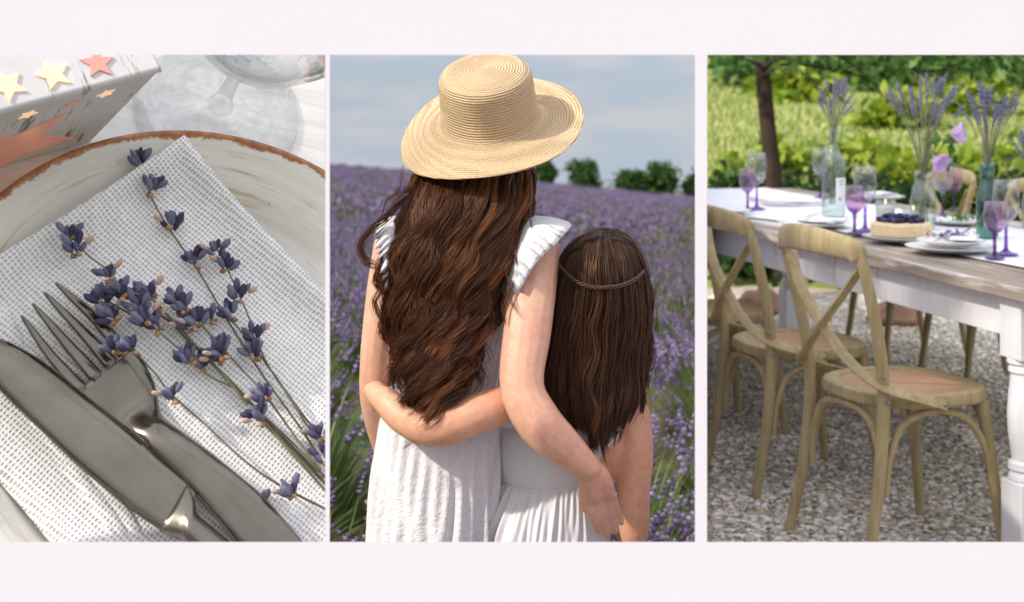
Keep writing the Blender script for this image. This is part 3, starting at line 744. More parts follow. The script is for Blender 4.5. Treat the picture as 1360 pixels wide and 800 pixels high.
# inner mass of the hair
def hair_core(base, edges, Yfun, y0, y1, mat_, parent, inset, back):
    rows = []
    y = y0
    while y <= y1:
        l, r = interp(edges, y); l += inset; r -= inset; row = []
        k = max(0.05, 1 - max(0, (y - (y1 - 60)) / 60) ** 2)
        for j in range(28):
            s = -1 + 2 * j / 27; row.append(P((l + r) / 2 + (r - l) / 2 * s * (0.3 + .7 * k), y, Yfun(y, s) + 0.020) - base)
        for j in range(28):
            s = 1 - 2 * j / 27; row.append(P((l + r) / 2 + (r - l) / 2 * s * (0.3 + .7 * k), y, Yfun(y, s) + 0.020 + back) - base)
        rows.append(row); y += 6
    bb_ = B(); bb_.grid(rows, True); bb_.f.append(tuple(range(len(rows[0])))); n_ = len(bb_.v); bb_.f.append(tuple(range(n_ - len(rows[0]), n_)))
    put('hair_mass', bb_, mat_, parent, smooth='full')
core = plain('hair_core', rgb(38, 23, 17), 0.5, 0.3, 60, 0.4, 0.003, stretch=(3, 1, .2))
hair_core(BASEW, ew, yw, 214, 455, core, pw, 8, 0.02)

# --- smaller person
BASEG = Vector((P(730, 640, 2.87).x, 2.87, field_z(P(730, 640, 2.87).x, 2.87)))
pg = thing('person', 'smaller person with long straight dark hair in thin braids and white sundress, bare shoulders', 'person', loc=BASEG)
b = Body()
b.ell(798, 380, 2.845, (0.072, 0.09, 0.098)); b.ell(798, 415, 2.89, (0.045, 0.045, 0.05)); b.ell(798, 398, 2.938, (0.01, 0.015, 0.016)); b.ell(748, 388, 2.85, (0.012, 0.016, 0.026)); b.ell(848, 388, 2.85, (0.012, 0.016, 0.026))
b.limb([(796, 425, 2.85, .04), (788, 480, 2.84, .038), (782, 520, 2.84, .05)])
b.limb([(735, 540, 2.84, .045), (782, 528, 2.84, .05), (826, 545, 2.84, .042)])
b.ell(775, 590, 2.85, (0.10, 0.072, 0.09)); b.ell(745, 640, 2.86, (0.095, 0.075, 0.09)); b.ell(722, 700, 2.87, (0.11, 0.09, 0.10))
b.limb([(838, 552, 2.845, .040), (843, 600, 2.835, .0385), (841, 655, 2.83, .034), (840, 700, 2.835, .034), (834, 765, 2.85, .024)])
b.limb([(834, 768, 2.85, .022), (830, 800, 2.855, .027), (828, 825, 2.86, .022)])
for k in range(4): b.limb([(819 + k * 6, 822, 2.85 + k * .006, .0085), (819 + k * 6, 846, 2.856 + k * .006, .0082), (820 + k * 6, 866, 2.866 + k * .006, .007)], 8, 3)
b.limb([(820, 800, 2.84, .011), (812, 822, 2.842, .009), (812, 836, 2.85, .008)], 8, 3)
# left arm round the other's waist
b.limb([(728, 545, 2.82, .042), (690, 533, 2.762, .039), (640, 548, 2.715, .0385), (580, 569, 2.698, .0375), (540, 556, 2.712, .034), (514, 534, 2.745, .028), (500, 524, 2.80, .022)])
b.limb([(500, 523, 2.80, .021), (499, 518, 2.845, .026), (503, 516, 2.885, .022)])
for k in range(4): b.limb([(502 + k, 506 + k * 8, 2.885, .0085), (507 + k, 508 + k * 8, 2.915, .008), (518 + k, 512 + k * 8, 2.945, .007)], 8, 3)
b.limb([(499, 505, 2.84, .011), (504, 493, 2.865, .009), (510, 488, 2.885, .008)], 8, 3)
for sx in (-1, 1):
    hx = 718 + sx * 42
    b.limb([(hx, 720, 2.87, .07), (hx, 850, 2.87, .05), (hx, 915, 2.87, .04), (hx, 980, 2.88, .043), (hx, 1105, 2.88, .028)])
    zf = 130 + F * (CAM.z - BASEG.z - 0.025) / 2.88
    b.limb([(hx, 1105, 2.875, .03), (hx, zf - 5, 2.885, .033), (hx + 2, zf, 2.98, .027)])
b.v = [tuple(Vector(p) - BASEG) for p in b.v]
put('body', remesh('body', b, 0.005, 6), skin2, pg, smooth='full')
tg = [(555, 690, 835, 2.845, .078, .02), (566, 668, 834, 2.846, .082, .02), (580, 662, 832, 2.848, .084, .02), (600, 660, 822, 2.85, .088, .03), (622, 660, 806, 2.855, .088, .05), (640, 664, 793, 2.86, .089, .12)]
db = B(); db.grid(dress_rings(tg, BASEG, 9, 0.004, 5, 160, 4), True)
dg_ = put('dress', db, jersey, pg, smooth='full')
ts = [(634, 663, 796, 2.86, .091, .25), (648, 655, 798, 2.862, .102, .7), (680, 640, 803, 2.866, .125, 1.0), (720, 624, 808, 2.87, .148, 1.25), (800, 600, 818, 2.87, .175, 1.6), (920, 570, 832, 2.87, .205, 2.0)]
db = B(); db.grid(dress_rings(ts, BASEG, 33, 0.0068, 8, 420, 5, 0.8), True)
sk = put('skirt', db, jersey, dg_, smooth='full'); s_ = sk.modifiers.new('s', 'SOLIDIFY'); s_.thickness = 0.0012
sb = B(); wp = []
for j in range(41):
    a = 2 * math.pi * j / 40; pc = P(728.5, 636, 2.86); wp.append(pc + Vector(((67.5 * 2.86 / F) * math.cos(a), 0.0915 * math.sin(a), 0)) - BASEG)
sb.tube(wp, 0.0022, 6); put('waist_seam', sb, jersey, dg_)
for pts in ([(735, 566, 2.785), (742, 545, 2.79), (750, 528, 2.80)], [(817, 572, 2.775), (819, 552, 2.785), (816, 534, 2.80)]):
    st = B(); st.tube([P(*p) - BASEG for p in pts], 0.014, 8, flat=(0.35, 1.2), up=(0, 1, 0)); put('shoulder_strap', st, jersey, dg_)
eg = [(306, 797, 799), (310, 776, 822), (318, 764, 834), (330, 753, 844), (350, 744, 853), (380, 737, 860), (420, 733, 861), (460, 727, 859), (500, 723, 857), (530, 728, 853), (560, 742, 844), (595, 768, 824)]
def yg(y, s):
    c, d = interp([(306, 2.845, .0), (312, 2.842, .03), (322, 2.842, .062), (340, 2.84, .088), (370, 2.838, .102), (420, 2.83, .092), (480, 2.815, .072), (540, 2.80, .068), (600, 2.795, .07)], y)
    return c - d * math.sqrt(max(0, 1 - s * s * 0.97))
flg = [([(797, 312, 2.80), (770, 322, 2.78), (752, 345, 2.79), (738, 372, 2.79)], 14, 3.0), ([(800, 309, 2.81), (830, 312, 2.80), (850, 335, 2.80), (862, 365, 2.81), (858, 378, 2.81)], 12, 2.5), ([(780, 309, 2.8), (800, 304, 2.81), (832, 312, 2.82), (856, 346, 2.82)], 8, 2.0),
       ([(726, 440, 2.76), (718, 470, 2.75), (724, 500, 2.75), (716, 520, 2.75)], 7, 2.5)]
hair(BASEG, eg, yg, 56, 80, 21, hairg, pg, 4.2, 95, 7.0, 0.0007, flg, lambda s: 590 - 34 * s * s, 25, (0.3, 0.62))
hair_core(BASEG, eg, yg, 312, 545, core, pg, 5, 0.02)
braidm = plain('braid_brown', rgb(70, 45, 33), 0.5, 0.35, 200, 0.4, 0.002)
for pts in ([(742, 352, 2.775), (762, 372, 2.745), (785, 381, 2.730), (803, 382, 2.727)], [(856, 360, 2.80), (842, 372, 2.76), (822, 380, 2.734), (803, 382, 2.727)]):
    br = B(); ps = spline([P(*p) for p in pts], 40)
    for ph in (0, 2.09, 4.19):
        br.tube([p + Vector((0, -0.002 * math.cos(i * 0.6 + ph), 0.0028 * math.sin(i * 0.6 + ph))) - BASEG for i, p in enumerate(ps)], 0.0018, 6)
    put('braid', br, braidm, pg, smooth='full')

# --- straw hat
HR = 0.190
ax = Vector((-0.10, -0.46, 0.88)).normalized()
rt = Vector((1, 0, 0.13)); rt = (rt - ax * rt.dot(ax)).normalized(); fw = ax.cross(rt)
hc = P(651, 158, 2.86)
MH = Matrix((( rt.x, fw.x, ax.x, hc.x), (rt.y, fw.y, ax.y, hc.y), (rt.z, fw.z, ax.z, hc.z), (0, 0, 0, 1)))
q = N('straw'); v = q.coord()
sp = q.new('ShaderNodeSeparateXYZ'); q.link(v, sp.inputs[0])
ang_ = q.math('ARCTAN2', sp.outputs[1], sp.outputs[0])
cv = q.new('ShaderNodeCombineXYZ'); q.link(q.math('MULTIPLY', ang_, 42.0), cv.inputs[0])
rr_ = q.math('SQRT', q.math('ADD', q.math('MULTIPLY', sp.outputs[0], sp.outputs[0]), q.math('MULTIPLY', sp.outputs[1], sp.outputs[1])))
q.link(q.math('MULTIPLY', q.math('ADD', rr_, q.math('MULTIPLY', sp.outputs[2], -1.0)), 230.0), cv.inputs[1])
n1 = q.noise(cv.outputs[0], 1.0, 4, 0.7); n2 = q.noise(v, 14, 3)
c1 = q.ramp(n1, [(0.25, rgb(152, 124, 90)), (0.5, rgb(206, 180, 144)), (0.75, rgb(234, 217, 189))])
ring = q.math('SINE', q.math('MULTIPLY', q.math('ADD', rr_, q.math('MULTIPLY', sp.outputs[2], -1.0)), 2 * math.pi / 0.0062))
ring = q.math('SINE', q.math('ADD', q.math('MULTIPLY', q.math('ADD', rr_, q.math('MULTIPLY', sp.outputs[2], -1.0)), 2 * math.pi / 0.0062), q.math('MULTIPLY', q.noise(v, 22, 3), 5.0)))
rg_ = q.ramp(q.math('MULTIPLY_ADD', ring, 0.5, 0.5), [(0.0, (0.60, 0.52, 0.42, 1)), (0.45, (1, 1, 1, 1))])
q.color(q.mix(1.0, q.mix(q.math('MULTIPLY', n2, 0.4), c1, rgb(214, 178, 132)), rg_, 'MULTIPLY')); q.bump(q.math('ADD', ring, n1), 0.6, 0.0012); q.set(Roughness=0.62)
straw = q.m
th = thing('straw_hat', 'wide brimmed woven straw hat with flat crown worn tilted back', 'hat', MH)
def scallop(prof, step=0.0058, a=0.0013):
    """rows of sewn braid: small ridges along the profile"""
    out = []; acc = 0
    for (r0, z0), (r1, z1) in zip(prof, prof[1:]):
        L_ = math.hypot(r1 - r0, z1 - z0); n_ = max(2, int(L_ / step * 5)); nx, nz_ = -(z1 - z0) / L_, (r1 - r0) / L_
        for i in range(n_):
            t = i / n_; s = abs(math.sin(math.pi * (acc + L_ * t) / step)) * a
            out.append((r0 + (r1 - r0) * t + nx * s, z0 + (z1 - z0) * t + nz_ * s))
        acc += L_
    out.append(prof[-1]); return out
crown = [(0.104, -0.002), (0.0985, 0.010), (0.0965, 0.03), (0.0955, 0.06), (0.0935, 0.09), (0.089, 0.102), (0.080, 0.1085), (0.062, 0.112), (0.035, 0.1135), (0.0012, 0.1145), (0.0002, 0.1146)]
cb = B(); cb.lathe([(max(r, 0.0001), z) for r, z in scallop(crown, a=-0.0011)], 96)
co = put('crown', cb, straw, th, smooth='full')
co.scale = (1.0, 1.06, 1.0)
rows = []
for (r, z) in scallop([(0.1035, -0.001), (0.125, -0.006), (0.155, -0.012), (0.19, -0.016)]):
    row = []
    for j in range(120):
        a = 2 * math.pi * j / 120; k_ = (r - 0.103) / 0.087
        up_ = k_ * k_ * (0.018 * math.cos(a - 0.15) - 0.010 * math.cos(2 * a) - 0.012 * max(0, -math.sin(a)) + 0.004 * math.sin(3 * a + 1))
        row.append((r * math.cos(a), r * math.sin(a) * 1.03, z + up_))
    rows.append(row)
bo = put('brim', B().grid(rows, True), straw, th, smooth='full'); s_ = bo.modifiers.new('s', 'SOLIDIFY'); s_.thickness = 0.0022; s_.offset = -1

#=PART4=
# ================================================================== PLACE SETTING ON THE TILTED WHITE TABLE
TO = P(216, 397, 2.04)
cdir = (CAM - TO).normalized()
e_ = Vector((0.50, 0, 0.86)); e_ = (e_ - cdir * e_.dot(cdir)).normalized()
TN = (cdir * math.cos(rad(26)) + e_ * math.sin(rad(26))).normalized()
TU = Vector((1, 0, 0)); TU = (TU - TN * TU.dot(TN)).normalized(); TV = TN.cross(TU)
KP = 2.04 / F                                     # metres on the table per picture pixel, about
def frame(o): return Matrix(((TU.x, TV.x, TN.x, o.x), (TU.y, TV.y, TN.y, o.y), (TU.z, TV.z, TN.z, o.z), (0, 0, 0, 1)))
MT = frame(TO); MTI = MT.inverted()
def TP(x, y, w=0.0):
    """table-frame point seen at pixel (x, y), w above the table top"""
    d = Vector(((x - CX) / F, 1, -(y - YH) / F)); t = (TO + TN * w - CAM).dot(TN) / d.dot(TN)
    return MTI @ (CAM + d * t)
def tthing(name, label, cat, at, group=None):
    """thing whose local frame is the table's, origin at table point at"""
    return thing(name, label, cat, MT @ Matrix.Translation(at), group)

q = N('whitewashed_wood'); v = q.coord((2.2, 26, 10), rot=(0, 0, rad(14)))
n1 = q.noise(v, 1.6, 6, 0.65, 0.5)
q.color(q.ramp(n1, [(0.25, rgb(196, 190, 182)), (0.5, rgb(222, 219, 214)), (0.8, rgb(236, 234, 231))])); q.bump(n1, 0.25, 0.003); q.set(Roughness=0.6)
whitewood = q.m
tt = thing('table', 'whitewashed wooden tabletop under the plate and stemmed glass', 'table', MT)
put('tabletop', B().add([tuple(TP(x, y) + Vector((0, 0, z))) for z in (-0.03, 0) for (x, y) in ((-120, 760), (460, 760), (460, 40), (-120, 40))], [(3, 2, 1, 0), (4, 5, 6, 7), (0, 1, 5, 4), (1, 2, 6, 5), (2, 3, 7, 6), (3, 0, 4, 7)]), whitewood, tt, bevel=0.006)
for (x, y) in ((10, 120), (400, 120), (10, 690), (400, 690)):
    p = MT @ (TP(x, y) + Vector((0, 0, -0.025))); foot = Vector((p.x, p.y + 0.25, field_z(p.x, p.y) - 0.03))
    b = B(); b.tube([MTI @ p, MTI @ foot], 0.03, 8); put('leg', b, whitewood, tt)

# plate
PR = 352 * KP
pc = TP(262, 525)
q = N('glazed_stoneware'); v = q.coord(); sp = q.new('ShaderNodeSeparateXYZ'); q.link(v, sp.inputs[0])
r_ = q.math('SQRT', q.math('ADD', q.math('MULTIPLY', sp.outputs[0], sp.outputs[0]), q.math('MULTIPLY', sp.outputs[1], sp.outputs[1])))
rn = q.math('DIVIDE', r_, PR)
cv = q.new('ShaderNodeCombineXYZ'); q.link(q.math('MULTIPLY', rn, 34.0), cv.inputs[0]); q.link(q.math('MULTIPLY', q.math('ARCTAN2', sp.outputs[1], sp.outputs[0]), 1.6), cv.inputs[1])
lines = q.noise(cv.outputs[0], 1.0, 3, 0.6, 0.2)
base = q.ramp(lines, [(0.30, rgb(204, 184, 150)), (0.40, rgb(226, 221, 206)), (0.62, rgb(234, 231, 220)), (0.72, rgb(212, 198, 170))])
spk = q.noise(v, 42, 2, 0.5)
base = q.mix(q.ramp(spk, [(0.73, (0, 0, 0, 1)), (0.76, (1, 1, 1, 1))]), base, rgb(176, 132, 84))
edge = q.math('ADD', rn, q.math('MULTIPLY', q.math('SUBTRACT', q.noise(v, 34, 4, 0.7), 0.5), 0.055))
base = q.mix(q.ramp(edge, [(0.972, (0, 0, 0, 1)), (0.978, (1, 1, 1, 1))]), base, q.ramp(q.noise(v, 60, 3), [(0.3, rgb(132, 74, 34)), (0.7, rgb(190, 124, 66))]))
q.color(base); q.set(Roughness=0.22); q.bump(lines, 0.08, 0.003)
q.b.inputs['Coat Weight'].default_value = 0.3
stone = q.m
tp_ = tthing('plate', 'cream stoneware plate with rusty brown worn rim under the napkin', 'plate', pc)
prof = [(0.001, 0.010), (PR * 0.60, 0.010), (PR * 0.68, 0.013), (PR * 0.74, 0.024), (PR * 0.80, 0.045), (PR * 0.93, 0.066), (PR * 0.985, 0.076), (PR, 0.078), (PR * 1.004, 0.074), (PR, 0.069), (PR * 0.9, 0.05), (PR * 0.72, 0.008), (PR * 0.6, 0.0), (0.001, 0.0)]
put('dish', B().lathe(prof, 128), stone, tp_, smooth='full')

# linen napkin: strip of folded cloth lying across the plate
A_ = Vector((243, 183)); es = Vector((-0.843, 0.538)); et = Vector((0.665, 0.747))
def nap_w(s, t, layer):
    w0 = 0.052 + 0.010 * layer
    e = max(0.0, 1 - min(s, t) / 70.0); return w0 + 0.030 * e * e + 0.003 * math.sin(s / 70 + 1.1) * math.cos(t / 90) + 0.0016 * math.sin(s / 23 + t / 31)
q = N('linen'); v = q.coord((1, 1, 1), rot=(0, 0, rad(-(-32.5))))
sp = q.new('ShaderNodeSeparateXYZ'); q.link(v, sp.inputs[0])
wob = q.math('MULTIPLY', q.math('SUBTRACT', q.noise(v, 38, 3), 0.5), 6.0)
per = 2 * math.pi / (5.0 * KP)
sx = q.math('SINE', q.math('ADD', q.math('MULTIPLY', sp.outputs[0], per), wob)); sy = q.math('SINE', q.math('ADD', q.math('MULTIPLY', sp.outputs[1], per * 0.78), wob))
wv = q.math('MULTIPLY', q.math('ADD', sx, 1.0), q.math('ADD', sy, 1.0))
th_ = q.math('MULTIPLY', wv, q.math('ADD', 0.35, q.noise(v, 90, 2)))
th_ = q.math('MULTIPLY', th_, q.math('MULTIPLY_ADD', q.noise(v, 55, 4, 0.7), 2.2, -0.35))
q.color(q.mix(q.ramp(th_, [(0.12, (0, 0, 0, 1)), (1.0, (1, 1, 1, 1))]), rgb(247, 246, 245), rgb(198, 193, 188)))
q.bump(q.math('MULTIPLY', th_, -1.0), 0.3, 0.003); q.set(Roughness=0.9); q.b.inputs['Specular IOR Level'].default_value = 0.1; q.b.inputs['Sheen Weight'].default_value = 0.2
linen = q.m
tnp = tthing('napkin', 'folded grey white linen napkin with coarse weave lying across the plate', 'napkin', pc)
def nap_layer(s0, s1, t0, t1, layer, wob_seed):
    rows = []; rr_ = random.Random(wob_seed); p1, p2 = rr_.random() * 6, rr_.random() * 6
    ns, nt = 60, 70
    for i in range(ns + 1):
        row = []
        for j in range(nt + 1):
            s = s0 + (s1 - s0) * i / ns; t = t0 + (t1 - t0) * j / nt
            s2 = s + 2.5 * math.sin(t / 60 + p1) * (1 if i in (0, ns) else 0.6); t2 = t + 2.0 * math.sin(s / 70 + p2)
            p = A_ + es * s2 + et * t2; ed = min(i, ns - i, j, nt - j)
            row.append(TP(p.x, p.y, nap_w(max(s, 0), max(t, 0), layer) - (0.006 if ed == 0 else 0.0015 if ed == 1 else 0)) - pc)
        rows.append(row)
    return B().grid(rows)
for k, a in enumerate(((6, 492, 8, 660, -0.9, 1), (0, 480, 0, 640, 0, 2))):
    o = put('fold', nap_layer(*a), linen, tnp, smooth='full'); s_ = o.modifiers.new('s', 'SOLIDIFY'); s_.thickness = 0.006; s_.offset = -1
for k, pts in enumerate(([(60, 600), (110, 640), (150, 690), (180, 740)], [(84, 600), (128, 640), (165, 684), (205, 740)], [(0, 395), (14, 440), (40, 480)], [(40, 560), (90, 612), (130, 668), (160, 735)])):
    cr_ = B(); ps = spline([TP(x, y, 0.0545) - pc for x, y in pts], 20); cr_.tube(ps, [0.002 + 0.0065 * math.sin(math.pi * i / 19) for i in range(20)], 8, flat=(0.8, 1.4), up=(0, 0, 1)); put('crease', cr_, linen, tnp, smooth='full')
WN = 0.054                                        # napkin top above the table
def loft(rowsL, rowsR, ws, thick, dome, n=9, at=None):
    """plate-like metal shape between two pixel outlines"""
    b = B(); top = []; bot = []
    for (l, r, w, t, d) in zip(rowsL, rowsR, ws, thick, dome):
        rt_ = []; rb = []
        for j in range(n):
            u = j / (n - 1); x = l[0] + (r[0] - l[0]) * u; y = l[1] + (r[1] - l[1]) * u; k = 1 - (2 * u - 1) ** 2
            rt_.append(TP(x, y, w + t * (0.25 + 0.75 * min(1, k * 2.6)) + d * k) - at); rb.append(TP(x, y, w + d * k * 0.9) - at)
        top.append(rt_ + rb[::-1])
    b.grid(top, True); m = len(top[0]); b.f.append(tuple(range(m))); b.f.append(tuple(len(b.v) - m + j for j in range(m)))
    return b
def resample(tab, n): return [(p.x, p.y) for p in spline([(x, y, 0) for x, y in tab], n)]
q = N('brushed_steel'); v = q.coord((1, 1, 1))
q.color(q.ramp(q.noise(v, 9, 4), [(0.3, rgb(116, 110, 99)), (0.7, rgb(134, 128, 117))])); q.set(Metallic=1.0)
rg = q.ramp(q.noise(v, 30, 5), [(0.3, (0.20, 0.20, 0.20, 1)), (0.7, (0.32, 0.32, 0.32, 1))]); q.link(rg, q.b.inputs['Roughness'])
q.bump(q.noise(v, 6, 2), 0.06, 0.004)
steel = q.m
# fork
fo = TP(200, 540)
tf = tthing('fork', 'four tined steel fork lying under the knife on the napkin', 'fork', fo)
nb = 26
hl = resample([(98, 524), (116, 544), (140, 562), (165, 575), (188, 592), (220, 622), (262, 662), (300, 706), (345, 765)], nb)
hr = resample([(176, 460), (190, 478), (206, 512), (212, 545), (222, 558), (262, 588), (318, 632), (362, 672), (424, 746)], nb)
hl = [(x, y) for x, y in hl]
ws = [c[0] for c in spline([(WN + .021, 0, 0), (WN + .018, 0, 0), (WN + .012, 0, 0), (WN + .020, 0, 0), (WN + .034, 0, 0), (WN + .036, 0, 0), (WN + .032, 0, 0), (WN + .026, 0, 0)], nb)]
dm = [c[0] for c in spline([(.0, 0, 0), (-.003, 0, 0), (.0, 0, 0), (.014, 0, 0), (.012, 0, 0), (.006, 0, 0), (.004, 0, 0), (.004, 0, 0)], nb)]
hb = loft(hl, hr, ws, [0.006] * nb, dm, 11, fo)
put('handle', hb, steel, tf, smooth='full')
tips = [(28, 419), (43, 403), (58, 388), (73, 375)]
# tine roots sit between head edge points; slots end at these pixels
slot_l = [(72, 478), (92, 464), (118, 447), (150, 425)]
for k in range(4):
    tx, ty = tips[k]
    c1 = [(110, 520), (130, 503), (150, 486), (168, 471)][k]; c0 = (tx + .55 * (c1[0] - tx) + (-2, 0, 1, 3)[k], ty + .55 * (c1[1] - ty) + (3, 1, -1, -3)[k])
    cen = [(tx, ty), ((tx * 2 + c0[0]) / 3, (ty * 2 + c0[1]) / 3), c0, c1]; cp = resample(cen, 14)
    L_, R_ = [], []
    for i, (x, y) in enumerate(cp):
        j = min(i, 12); d = Vector((cp[j + 1][0] - cp[j][0], cp[j + 1][1] - cp[j][1])).normalized(); h_ = 1.8 + 8.4 * min(1, i / 12)
        L_.append((x + d.y * -h_ * 1.0, y + d.x * h_)); R_.append((x + d.y * h_, y - d.x * h_))
    wz_ = [WN + 0.040 - 0.019 * math.sin(math.pi / 2 * i / 13) for i in range(14)]
    put('tine', loft(L_, R_, wz_, [0.0058] * 14, [0.001] * 14, 7, fo), steel, tf, smooth='full')
# knife
ko = TP(150, 600)
tk = tthing('knife', 'broad steel table knife with serrated edge lying over the fork', 'knife', ko)
nb = 30
up_ = resample([(-70, 428), (-25, 441), (25, 461), (72, 493), (120, 531), (165, 566), (212, 606), (248, 637), (262, 654)], nb)
lo_ = resample([(-78, 440), (-40, 478), (8, 528), (58, 576), (100, 616), (142, 652), (178, 681), (212, 704), (238, 718)], nb)
wk = [WN + 0.044 - 0.004 * i / nb for i in range(nb)]
put('blade', loft(lo_, up_, wk, [0.006] * nb, [0.004] * nb, 11, ko), steel, tk, smooth='full')
up2 = resample([(250, 640), (258, 660), (262, 682), (285, 702), (330, 742), (380, 800)], 16)
lo2 = resample([(212, 706), (236, 714), (246, 722), (258, 738), (290, 778), (340, 838)], 16)
put('handle', loft(lo2, up2, [WN + 0.040 + 0.006 * min(1, i / 5) for i in range(16)], [0.008] * 16, [0.004 + 0.012 * min(1, i / 4) for i in range(16)], 11, ko), steel, tk, smooth='full')
sr = B(); sp_ = resample([(10, 455), (48, 476), (72, 493), (120, 531), (168, 568), (190, 587)], 84)
for x, y in sp_: sr.ball(TP(x + 0.6, y - 0.8, WN + 0.047) - ko, (0.0015, 0.0015, 0.0022), 6, 4)
tag(put('serration', sr, steel, tk), kind='stuff')

# lavender sprigs
stemm = plain('dry_stem', rgb(112, 108, 82), 0.8, 0.3, 60, 0.2)
budm = island('dry_bud', [(0.0, rgb(64, 60, 82)), (0.45, rgb(92, 90, 116)), (0.8, rgb(126, 126, 146)), (1.0, rgb(76, 68, 92))], 0.8, 0.15, 0, 0.5, 260)
bractm = island('dry_bract', [(0.0, rgb(132, 98, 66)), (0.6, rgb(176, 142, 112)), (1.0, rgb(206, 180, 164))], 0.85, 0.15)
def teardrop(b, p, d, L, W, n=7):
    d = d.normalized(); a = d.cross(Vector((0.3, 0.2, 1))).normalized(); c = d.cross(a); rows = []
    for t, k in ((0, .25), (.12, .62), (.35, .95), (.6, 1.0), (.82, .78), (.95, .42), (1.0, .12)):
        rows.append([p + d * (L * t) + (a * math.cos(6.283 * j / n) + c * math.sin(6.283 * j / n)) * (W * k * (1 + 0.10 * math.cos(12.566 * j / n))) for j in range(n)])
    b.grid(rows, True); o = len(b.v) - 7 * n; b.f.append(tuple(o + j for j in range(n))); b.f.append(tuple(o + 6 * n + j for j in range(n)))
def whorl(parent, at, x, y, w, dirpx, nb_, size, rr_):
    """cluster of buds opening along dirpx"""
    p = TP(x, y, w) - at; d0 = Vector((dirpx[0], -dirpx[1], 0)).normalized(); sd = Vector((-d0.y, d0.x, 0)); b = B(); br = B()
    nb_ += 2
    for i in range(nb_):
        u = -1 + 2 * (i + 0.5) / nb_; d = d0 * math.cos(u * 0.95) + sd * math.sin(u * 0.95) + Vector((0, 0, rr_.uniform(0.0, 0.6)))
        L_ = size * rr_.uniform(0.52, 0.78) * KP; teardrop(b, p + sd * (u * size * .2 * KP) + d0 * (size * rr_.uniform(-.15, .35) * KP) + Vector((0, 0, rr_.uniform(0, .008))), d, L_, L_ * 0.23)
    for i in range(2):
        d = -d0 * rr_.uniform(-.2, .7) + sd * rr_.uniform(-1, 1) + Vector((0, 0, rr_.uniform(.1, .6))); teardrop(br, p - d0 * 2 * KP, d, size * .38 * KP, size * .13 * KP, 6)
    if rr_.random() < 0.6:
        d = d0 * .5 + sd * rr_.choice((-1, 1)) + Vector((0, 0, .4)); teardrop(br, p + d * size * .5 * KP, d, size * .55 * KP, size * .13 * KP, 6)
    o = put('flower_cluster', b, budm, parent, smooth='full'); tag(o, kind='stuff')
    o2 = put('bract', br, bractm, o, smooth='full'); tag(o2, kind='stuff')
sprigs = [
    ('long lavender sprig reaching past the top corner of the napkin', [(188, 220), (201, 262), (226, 306), (262, 358), (305, 430), (350, 500), (400, 570), (445, 640)], [(186, 214, 5), (203, 250, 5), (229, 297, 6), (257, 346, 6)], 1.5, 27),
    ('lavender sprig whose flower tops lie beside the long sprig on the right', [(289, 332), (302, 358), (318, 392), (338, 440), (352, 478), (385, 530), (425, 590), (450, 625)], [(288, 334, 4), (300, 352, 3), (316, 392, 5), (338, 446, 6), (337, 470, 4)], 1.4, 26),
    ('lavender sprig crossing low over the fork neck towards the loose bud', [(150, 452), (178, 468), (205, 495), (228, 524), (275, 566), (325, 612), (372, 645), (440, 680)], [(152, 462, 3), (174, 462, 6), (229, 524, 5), (386, 650, 5)], 1.5, 26),
    ('lavender sprig with its tip lying alone near the plate rim', [(98, 318), (118, 340), (142, 358), (165, 384), (205, 400), (240, 440), (290, 490), (330, 540), (372, 585), (440, 660)], [(92, 310, 4), (101, 330, 5), (143, 364, 5), (160, 388, 6)], 1.6, 26),
    ('lavender sprig in the dense cluster above the fork tines', [(135, 395), (160, 410), (190, 425), (215, 420), (250, 452), (300, 500), (345, 548), (398, 604), (440, 640)], [(135, 396, 7), (150, 418, 6), (198, 388, 7), (208, 430, 7), (268, 482, 6)], 1.9, 28),
    ('thick lavender sprig through the middle of the bunch', [(168, 385), (200, 396), (225, 422), (262, 462), (302, 505), (338, 546), (380, 590), (436, 646)], [(176, 398, 6), (186, 410, 5), (237, 402, 6), (292, 470, 7), (252, 430, 5)], 2.2, 28),
    ('lavender sprig with a pale flower head halfway along', [(200, 432), (240, 466), (275, 498), (310, 516), (350, 552), (390, 590), (430, 634)], [(192, 420, 5), (250, 475, 6), (347, 552, 7)], 1.5, 27),
    ('lavender sprig ending in a dark upright bud', [(240, 400), (264, 428), (298, 466), (330, 500), (356, 530), (392, 580), (426, 626)], [(244, 408, 5), (262, 428, 4), (295, 466, 4), (350, 524, 5)], 1.6, 26),
    ('lavender sprig fanning out towards the tumbled stalks at the side', [(275, 410), (302, 422), (330, 452), (360, 492), (400, 548), (446, 606)], [(277, 420, 6), (305, 416, 7), (424, 575, 3), (430, 606, 4)], 1.6, 26)]
for i, (lab, pts, wh, sr_, sz_) in enumerate(sprigs):
    rr_ = random.Random(100 + i); at = TP(pts[-1][0], pts[-1][1], WN)
    t = tthing('lavender_sprig', lab, 'lavender', at, 'lavender sprigs on the napkin')
    lift = 0.012 + 0.006 * (i % 4)
    ps = spline([TP(x, y, WN + lift + (0.02 if x < 215 and y > 380 and i > 1 else 0)) - at for x, y in pts], 40)
    b = B(); b.tube(ps, [sr_ * KP * (0.65 + 0.5 * j / 39) for j in range(40)], 6); put('stem', b, stemm, t, smooth='full')
    d = (pts[0][0] - pts[2][0], pts[0][1] - pts[2][1])
    for (x, y, nb_) in wh:
        whorl(t, at, x, y + 6, WN + lift + (0.024 if x < 215 and y > 380 and i > 1 else 0.008), (d[0] + rr_.uniform(-14, 34), d[1] - 14), nb_, sz_, rr_)
at = TP(357, 652, WN + 0.005); t = B(); teardrop(t, Vector((0, 0, 0.006)), Vector((-.4, -.6, .05)), 17 * KP, 5.0 * KP)
tag(put('lavender_bud', t, budm, M=MT @ Matrix.Translation(at), smooth='full'), 'single loose lavender bud lying on the napkin below the sprigs', 'lavender')

